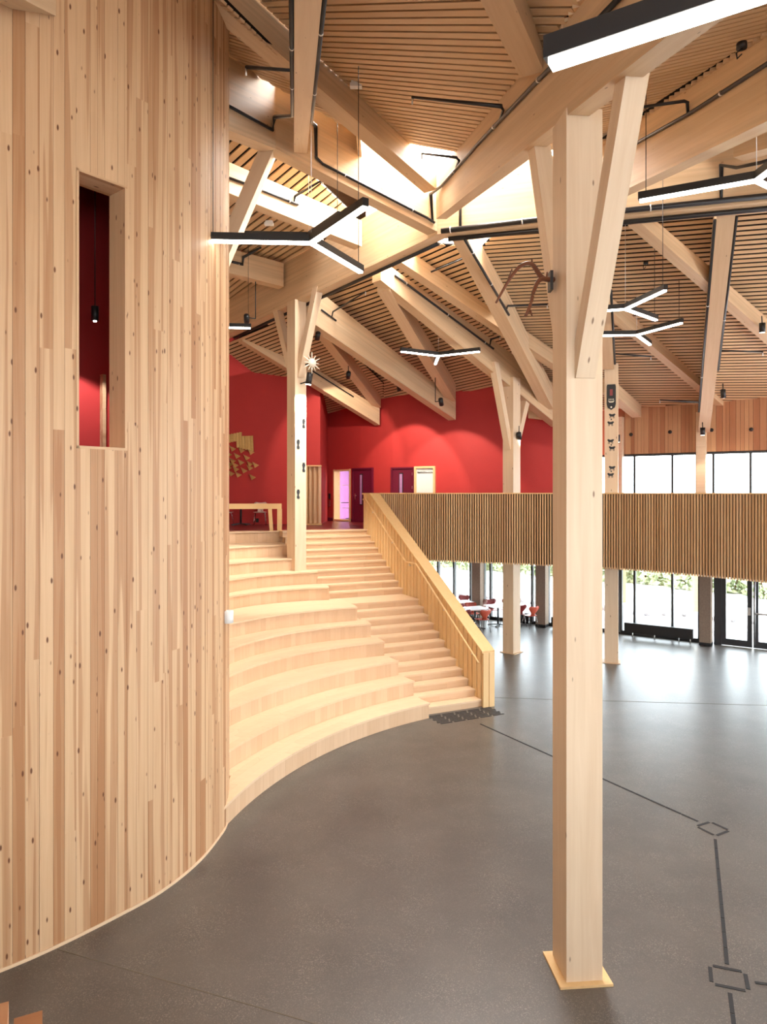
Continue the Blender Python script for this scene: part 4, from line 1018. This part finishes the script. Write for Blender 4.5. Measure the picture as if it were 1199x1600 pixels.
tabs = [('white round cafe table nearest the stair parapet', 752, 980), ('white cafe table beside the balustrade column', 773, 975), ('white cafe table by the concrete pillar', 735, 961), ('white cafe table behind the balustrade column', 826, 965)]
tabs = [('cafe table with white top beside the stair parapet', 743, 982), ('cafe table with white top left of the balustrade column', 779, 977.5), ('cafe table with white top in front of the far glazing', 725, 970)]
for lab, x, y in tabs:
    p = G(x, y); simple_table('cafe_table', lab, p, .4, .62 if 'far' in lab else .84, .62 if 'far' in lab else .74, M_white, group='cafe tables')
chs = [('dark red moulded chair with its back to the stair parapet', 728, 987, math.pi-.2, M_chairB), ('orange-red moulded chair at the table beside the stair parapet', 754, 987.5, math.pi+.45, M_chairA),
       ('dark red moulded chair drawn up before the far cafe table', 716, 975.5, math.pi, M_chairB), ('dark red moulded chair behind the far cafe table', 727, 963.5, 0, M_chairB),
       ('orange-red moulded chair half hidden beside the nearest cafe table', 739, 977.5, .2, M_chairA), ('pale moulded chair side-on by the concrete pillar', 750, 971.3, -1.4, M_chairP),
       ('dark red moulded chair behind the middle cafe table', 770, 971, .2, M_chairB), ('dark red moulded chair behind the balustrade column', 793, 970.5, -.3, M_chairB),
       ('orange-red moulded chair alone between column and pillar', 829, 981, math.pi+.5, M_chairA), ('dark red moulded chair behind the lone orange-red chair', 811, 978, math.pi+.2, M_chairB)]
for lab, x, y, rz, mt in chs: chair('moulded_chair', lab, G(x, y), rz, mt, 'cafe chairs')
# upper floor table and chairs on the left
def U(x, y): return G(x, y, 3.74)
simple_table('side_table', 'white pedestal table behind the guard frame', U(377, 820.5), 0, .8, .8, M_white)
chair('moulded_chair', 'pale pink moulded chair by the dark red wall', U(407, 820.3), .1, M_chairP, 'pale chairs upstairs')
chair('moulded_chair', 'pale moulded chair half hidden by the plank wall edge', U(353, 820.3), 1.3, M_chairP, 'pale chairs upstairs')
chair('moulded_chair', 'black moulded chair in the purple meeting room', (tb.x+.1, tb.y+.85, 3.74), math.pi, M_black)
t = thing('wall_socket', 'small black socket box on the dark red wall', 'socket', P(402.5, 813, 25.28)); dbox('box', P(402.5, 813, 25.27), (.1, .06, .14), M_black, t); dbox('cover', P(402.5, 813, 25.235), (.07, .01, .1), M_pipe, t)

# ------------------------------------------------------------------ floor guide marks
Mk = plain('guide_strip', (.02, .02, .022), .6, .3)
def strip(A, B, w, nseg, label, gap=.012):
    A = G(*A, .0015); B = G(*B, .0015); t = thing('guide_line', label, 'floor marking', A)
    for k in range(nseg):
        a = A.lerp(B, k/nseg); b_ = A.lerp(B, (k+1)/nseg); u_ = (b_-a).normalized()
        ubar('strip', a+u_*gap/2, b_-u_*gap/2, w, .006, Mk, t)
strip((751, 1131), (1092, 1283.5), .035, 18, 'long black tactile guide line from the stair foot past the column')
strip((1118.5, 1311), (1137, 1507), .04, 10, 'black tactile guide line between the two outlined diamonds')
strip((1141.5, 1551), (1155, 1660), .04, 3, 'black tactile guide line continuing below the lower diamond')
strip((1180, 1535), (1300, 1552), .035, 3, 'black tactile guide line leading right from the lower diamond')
def quad(pts, label):
    P4 = [G(*p, .0015) for p in pts]; t = thing('guide_diamond', label, 'floor marking', P4[0])
    for a, b_ in zip(P4, P4[1:]+P4[:1]):
        u_ = (b_-a).normalized(); ubar('strip', a+u_*.03, b_-u_*.03, .038, .006, Mk, t)
quad([(1089, 1291), (1111, 1284), (1141, 1297.5), (1119, 1306)], 'small black outlined diamond at the bend of the guide line')
quad([(1110, 1508), (1165, 1519), (1171, 1549), (1113, 1537)], 'larger black outlined diamond further along the guide line')
# tactile field at stair foot
tf = thing('tactile_field', 'field of short black tactile bars at the stair foot', 'floor marking', R0)
for r_ in range(7):
    for k in range(5):
        a = R0-UD*(.14+r_*.085)-RD*(-.18+.33*k+.04*(r_ % 2)); a.z = .003; ubar('bar', a, a-RD*.28, .035, .008, Mk, tf)
# rail blocks close to the camera
nr = thing('near_rail', 'brown timber rail ends low beside the viewpoint', 'rail', P(10, 1590, 1.6)+Vector((0, 0, -.3)))
for x, y, d in ((-12, 1607, 1.5), (44, 1619, 1.6)):
    p = P(x, y, d); dbox('rail_post', p+Z*-.35, (.06, .09, .74), M_clad, nr, Matrix.Rotation(.45, 4, 'Z'))

# ------------------------------------------------------------------ Y-shaped pendant lights
def ylight(label, c, dirs, L_=1.45, wires=(0,), ztop=None, w=.085, h=.1):
    c = Vector(c); t = thing('pendant_light', label, 'lamp', c, 'Y-shaped pendant lights')
    for k, a in enumerate(dirs):
        u_ = Vector((math.cos(a), math.sin(a), 0)); A = c+u_*.02; B = c+u_*L_
        ubar('arm', A+Z*.02, B+Z*.02, w, h, M_black, t)
        ubar('diffuser', A+Z*(-h/2+.005), B-u_*.02+Z*(-h/2+.005), w*.82, .03, M_led, t)
    for k in wires:
        u_ = Vector((math.cos(dirs[k]), math.sin(dirs[k]), 0)); p = c+u_*L_*.93
        tube('wire', [p+Z*.07, Vector((p.x, p.y, ztop or c.z+2))], .006, M_black, t, 5)
    tube('wire', [c+Z*.07, Vector((c.x, c.y, ztop or c.z+2))], .004, M_steel, t, 5)
    return t
T3 = 2*math.pi/3
def ypx(x, y, d): return P(x, y, d)
a0 = math.atan2(-.008, -.1544)
ylight('large Y-shaped pendant light hanging beside the plank wall', ypx(487, 375, 9.6), (a0, a0+T3, a0-T3), 1.45, (0, 2), 12.2)
ylight('Y-shaped pendant light just behind the one by the plank wall', ypx(483, 369, 14.2), (a0, a0+T3, a0-T3), 1.3, (1,), 12.5)
a0 = math.atan2(.52, -.855)
ylight('Y-shaped pendant light overhead in front of the foreground beam', (1.97, 2.35, 6.85), (a0, a0+T3, a0-T3), 1.45, (), 7.9)
a0 = math.atan2(.069, -.141)
ylight('Y-shaped pendant light below the pipe beam right of the column', ypx(1183, 277, 8.8), (a0, a0+T3, a0-T3), 1.42, (0,), 10.4)
a0 = math.atan2(-.097, .0212)
ylight('upper of two small pendants right of the foreground column', ypx(978, 480, 14.6), (a0, a0+T3, a0-T3), 1.4, (0, 1), 11.0)
a0 = math.atan2(-.064, .031)
ylight('lower of two small pendants right of the foreground column', ypx(996, 521, 17.5), (a0, a0+T3, a0-T3), 1.4, (0,), 9.9)
ylight('small Y-shaped pendant light before the bright red wall', ypx(686, 554, 19.5), (math.pi/2, math.pi/2+T3, math.pi/2-T3), 1.25, (), 9.9)
ylight('pendant light half hidden by the plank wall edge', ypx(330, 509, 18.2), (.08, .08+T3, .08-T3), 1.05, (0,), 14.2)

# ------------------------------------------------------------------ spot lamps
def spot(label, x, y, d, target, power, rod=None, ang=70, col=(1, .85, .68)):
    p = P(x, y, d); t = thing('spot_lamp', label, 'lamp', p, 'black cylinder spot lamps')
    dr = (Vector(target)-p).normalized() if target is not None else Vector((0, 0, -1))
    tube('housing', [p-dr*.12, p+dr*.12], .075, M_black, t, 14)
    tube('lens', [p+dr*.115, p+dr*.125], .06, M_led, t, 14)
    if rod: 
        q = P(*rod); e = Vector((q.x, q.y, p.z)); tube('rod', [q, e], .014, M_black, t, 6); tube('arm', [e, p-dr*.05], .014, M_black, t, 6)
    else: tube('stem', [p-dr*.05, p+Vector((0, .02, .3))], .014, M_black, t, 6)
    if power:
        l = bpy.data.lights.new('spot_beam', 'SPOT'); l.energy = power; l.spot_size = math.radians(ang); l.spot_blend = .25; l.color = col; l.shadow_soft_size = .06
        o = bpy.data.objects.new('spot_beam', l); COL.objects.link(o); o.location = p+dr*.16; o.rotation_euler = dr.to_track_quat('-Z', 'Y').to_euler()
w1 = wallframe(520)[0]; w2 = wallframe(640)[0]; w3 = wallframe(715)[0]; w4 = wallframe(830)[0]
spot('black spot lamp on a long rod beside the plank wall', 386, 498, 18.5, P(390, 720, 25), 60, (400, 440, 18.5))
spot('black spot lamp under the slats left of the thin rafter', 545, 586, 22.3, w1+Z*4.9, 420)
spot('black spot lamp under the slats near the red wall', 624, 605, 23.2, w2+Z*5.0, 480)
spot('black spot lamp on a rod below the rafter by the red wall', 690, 628, 22.0, w3+Z*4.9, 420, (681, 590, 22.0))
spot('black spot lamp beside the seating column brace', 497, 525, 19.9, P(470, 700, 25), 0)
spot('small black spot lamp beside the balustrade column', 812, 681, 21.0, w4+Z*4.6, 150)
spot('black spot lamp below the rafter at the heartwood wall', 1131, 615, 20.6, P(1140, 760, 21.5), 60)
spot('black spot lamp at the foot of the steep rafter', 1099, 674, 21.7, P(1099, 800, 21.9), 70)
spot('black spot lamp under the rafter by the right ceiling', 1192, 512, 17.5, P(1190, 800, 18), 0)
spot('slim black spot lamp on the post beside the carved column', 966, 685, 22.6, P(966, 800, 22.8), 70)

# ------------------------------------------------------------------ pipes
def pipe(label, runs, r, branches=(), clamps=()):
    """runs: one list of points or several; points are world vectors or (x, y, d)"""
    cv = lambda p: p if isinstance(p, Vector) else P(*p)
    if not isinstance(runs[0], list): runs = [runs]
    q = [cv(p) for p in runs[0]]; t = thing('sprinkler_pipe', label, 'pipe', q[0])
    for rn in runs: tube('pipe_run', [cv(p) for p in rn], r, M_pipe, t, 10)
    for b_ in branches:
        bq = [cv(p) for p in b_]; tube('branch', bq, min(r*.75, .03), M_pipe, t, 8); tube('sprinkler_head', [bq[-1], bq[-1]-Z*.1], .014, M_steel, t, 6)
    for c_ in clamps:
        i, k = c_; p = q[i].lerp(q[i+1], k); d_ = (q[i+1]-q[i]).normalized(); tube('clamp', [p-d_*.012, p+d_*.012], r*1.25, M_steel, t, 10)
    return t
def face(i, x, y, off=.028):
    """point on the near face of beam i seen at picture (x, y), off metres clear of the wood"""
    a, b_, pr = BEAMS[i]; return raypl(-pr, a-pr*off, x, y)
def along(i, t, ac, dz):
    """point a fraction t along the lower near edge of beam i, ac metres across its thickness, dz above its underside"""
    a, b_, pr = BEAMS[i]; return a.lerp(b_, t)+pr*ac+Z*dz
def vside(d, sg): p = V_(d); return Vector((p.x+sg*.152, p.y, p.z+.03))
vd = lambda y: 1080*2.68/(458-y)
pipe('black sprinkler pipe on the plank wall side of the hanging rafter', [vside(4.7, -1), vside(vd(184), -1), face(3, 430, 183), face(3, 427, 203), face(3, 341.5, 156.5)], .026, [(vside(vd(114), -1), (386, 105, 9.0), (385, 106, 9.0))], [(0, .5), (0, .75)])
pipe('black sprinkler pipe on the hub side of the hanging rafter', [vside(4.7, 1), vside(vd(193), 1), face(2, 494, 197), face(2, 495, 246), face(2, 505, 256), face(2, 668, 340), face(2, 680, 348)], .026, (), [(0, .4), (0, .75), (4, .2), (4, .85)])
pipe('black sprinkler pipe clipped along the foreground beam', [face(2, 677, 346), face(2, 674, 303), face(0, 690, 291), face(0, 750, 222), face(0, 845, 122), face(0, 905, 62), face(0, 985, -20)], .026,
     [(face(0, 781, 190), face(0, 787, 172, .05), face(0, 784, 166, .1), (645, 152, 10.0)), (face(0, 712, 266), face(0, 718, 251, .05), face(0, 714, 246, .1), (660, 240, 13.0))], [(2, .4), (3, .3), (3, .98), (4, .5)])
pipe('black sprinkler pipe clipped along the beam right of the column', [face(1, 955, 246), face(1, 1079, 177), face(1, 1199, 100), face(1, 1300, 35)], .026, [(face(1, 1076, 179), face(1, 1075, 160, .05), face(1, 1070, 158, .12), (985, 170, 9.3))], [(0, .35), (1, .45)])
pipe('thick black duct pipe along the hub beam', [face(5, 690, 361, .055), face(5, 840, 343, .055), face(5, 1500, 275, .055)], .055, [(face(5, 720, 353, .055), face(5, 720, 300, .055)), (face(5, 1128, 310, .06), face(5, 1128, 258, .06), (1152, 262, 12.75), (1190, 254, 12.0), (1230, 241, 11.75))], [(0, .1), (0, .85), (1, .3)])
pipe('black cable track under the far side of the hub beam', [along(5, .02, .235, -.045), along(5, .95, .235, -.045)], .05)
a_, b_, pr_ = BEAMS[4]; L_ = (b_-a_).length; t0 = (cv2-a_).dot((b_-a_).normalized())/L_; dt = .24/L_
pipe('black cable track under the beam over the seating column', [[along(4, .03, .345, -.015), along(4, t0-dt, .345, -.015)], [along(4, t0+dt, .345, -.015), along(4, .97, .345, -.015)]], .05)
pipe('black sprinkler pipe along the sunlit beam', [face(9, 340, 271), face(9, 395, 291), face(9, 467, 320)], .028, [(face(9, 460, 317), face(9, 462, 306), (505, 281, 14.6))], [(1, .8)])
q_ = face(10, 381, 402)
pipe('short black sprinkler pipe below the yellow slats', [face(10, 350, 406), face(10, 380, 413), q_, (408, 387, q_.y-.5)], .03, (), [(0, .8)])
q_ = face(11, 768, 530)
pipe('black sprinkler pipe lying on the broad pale beam', [face(11, 618, 430), face(11, 772, 545)], .03, [(face(11, 766, 541), q_, (782, 526, q_.y-.35))], [(0, .1), (0, .5), (0, .9)])
q_ = face(13, 794, 478)
pipe('black sprinkler pipe along the steep beam by the antlers', [face(13, 727, 374), face(13, 796, 492)], .032, [(face(13, 792, 485), q_, (856, 476, q_.y+.1))], [(0, .15), (0, .55)])
pipe('black sprinkler pipe along the beam behind the seating column', [face(16, 401, 526), face(16, 441, 551)], .026)
pipe('black sprinkler pipe on the beam running to the red wall', [face(16, 488, 579), face(16, 553, 620)], .026)
q_ = along(20, .80, .37, .03)
pipe('black sprinkler pipe left of the steep facade rafter', [along(20, .02, .37, .03), along(20, .86, .37, .03)], .03, [(q_, (1032, 625, q_.y))], [(0, .35), (0, .75)])
q_ = along(20, .52, -.03, .03)
pipe('black sprinkler pipe right of the steep facade rafter', [along(20, .02, -.03, .03), along(20, .62, -.03, .03)], .03, [(q_, (1193, 550, q_.y-.1))], [(0, .6)])
q_ = along(14, .88, -.03, .05)
pipe('black sprinkler pipe beside the carved column', [along(14, .4, -.03, .05), along(14, .97, -.03, .05)], .03, [(q_, (1018, 557, q_.y))])
pipe('black sprinkler branch below the pale slats by the hub', [(674, 425, 16.2), along(13, .10, .35, .12)], .02)
pipe('black sprinkler branch under the slats beside the seating column', [face(15, 503, 484), face(15, 526, 501)], .025, [(face(15, 519, 496), face(15, 521, 487, .06), (572, 456, 18.4))])
# smoke detectors
for x, y, d, lab in ((557, 134, 11.6, 'white rectangular detector beside the slim crossing rafter'), (421, 350, 15.7, 'white detector box on the yellow sunlit slats')):
    o = thing('smoke_detector', lab, 'detector', P(x, y, d)); dbox('body', P(x, y, d), (.2, .1, .06), M_white, o); dbox('base', P(x, y, d)+Z*.045, (.16, .08, .05), M_white, o)
for x, y, d, lab in ((1160, 76, 7.6, 'black ceiling sensor with a hanging loop by the pipe beam'), (1010, 413, 16.3, 'small black sensor on the right ceiling slats')):
    p = P(x, y, d); o = thing('ceiling_sensor', lab, 'sensor', p); tube('body', [p, p+Z*.06], .055, M_black, o, 12); tube('loop', [p, p+Vector((-.06, 0, -.05)), p+Vector((-.05, 0, -.11)), p+Vector((0, 0, -.06))], .008, M_black, o, 6)
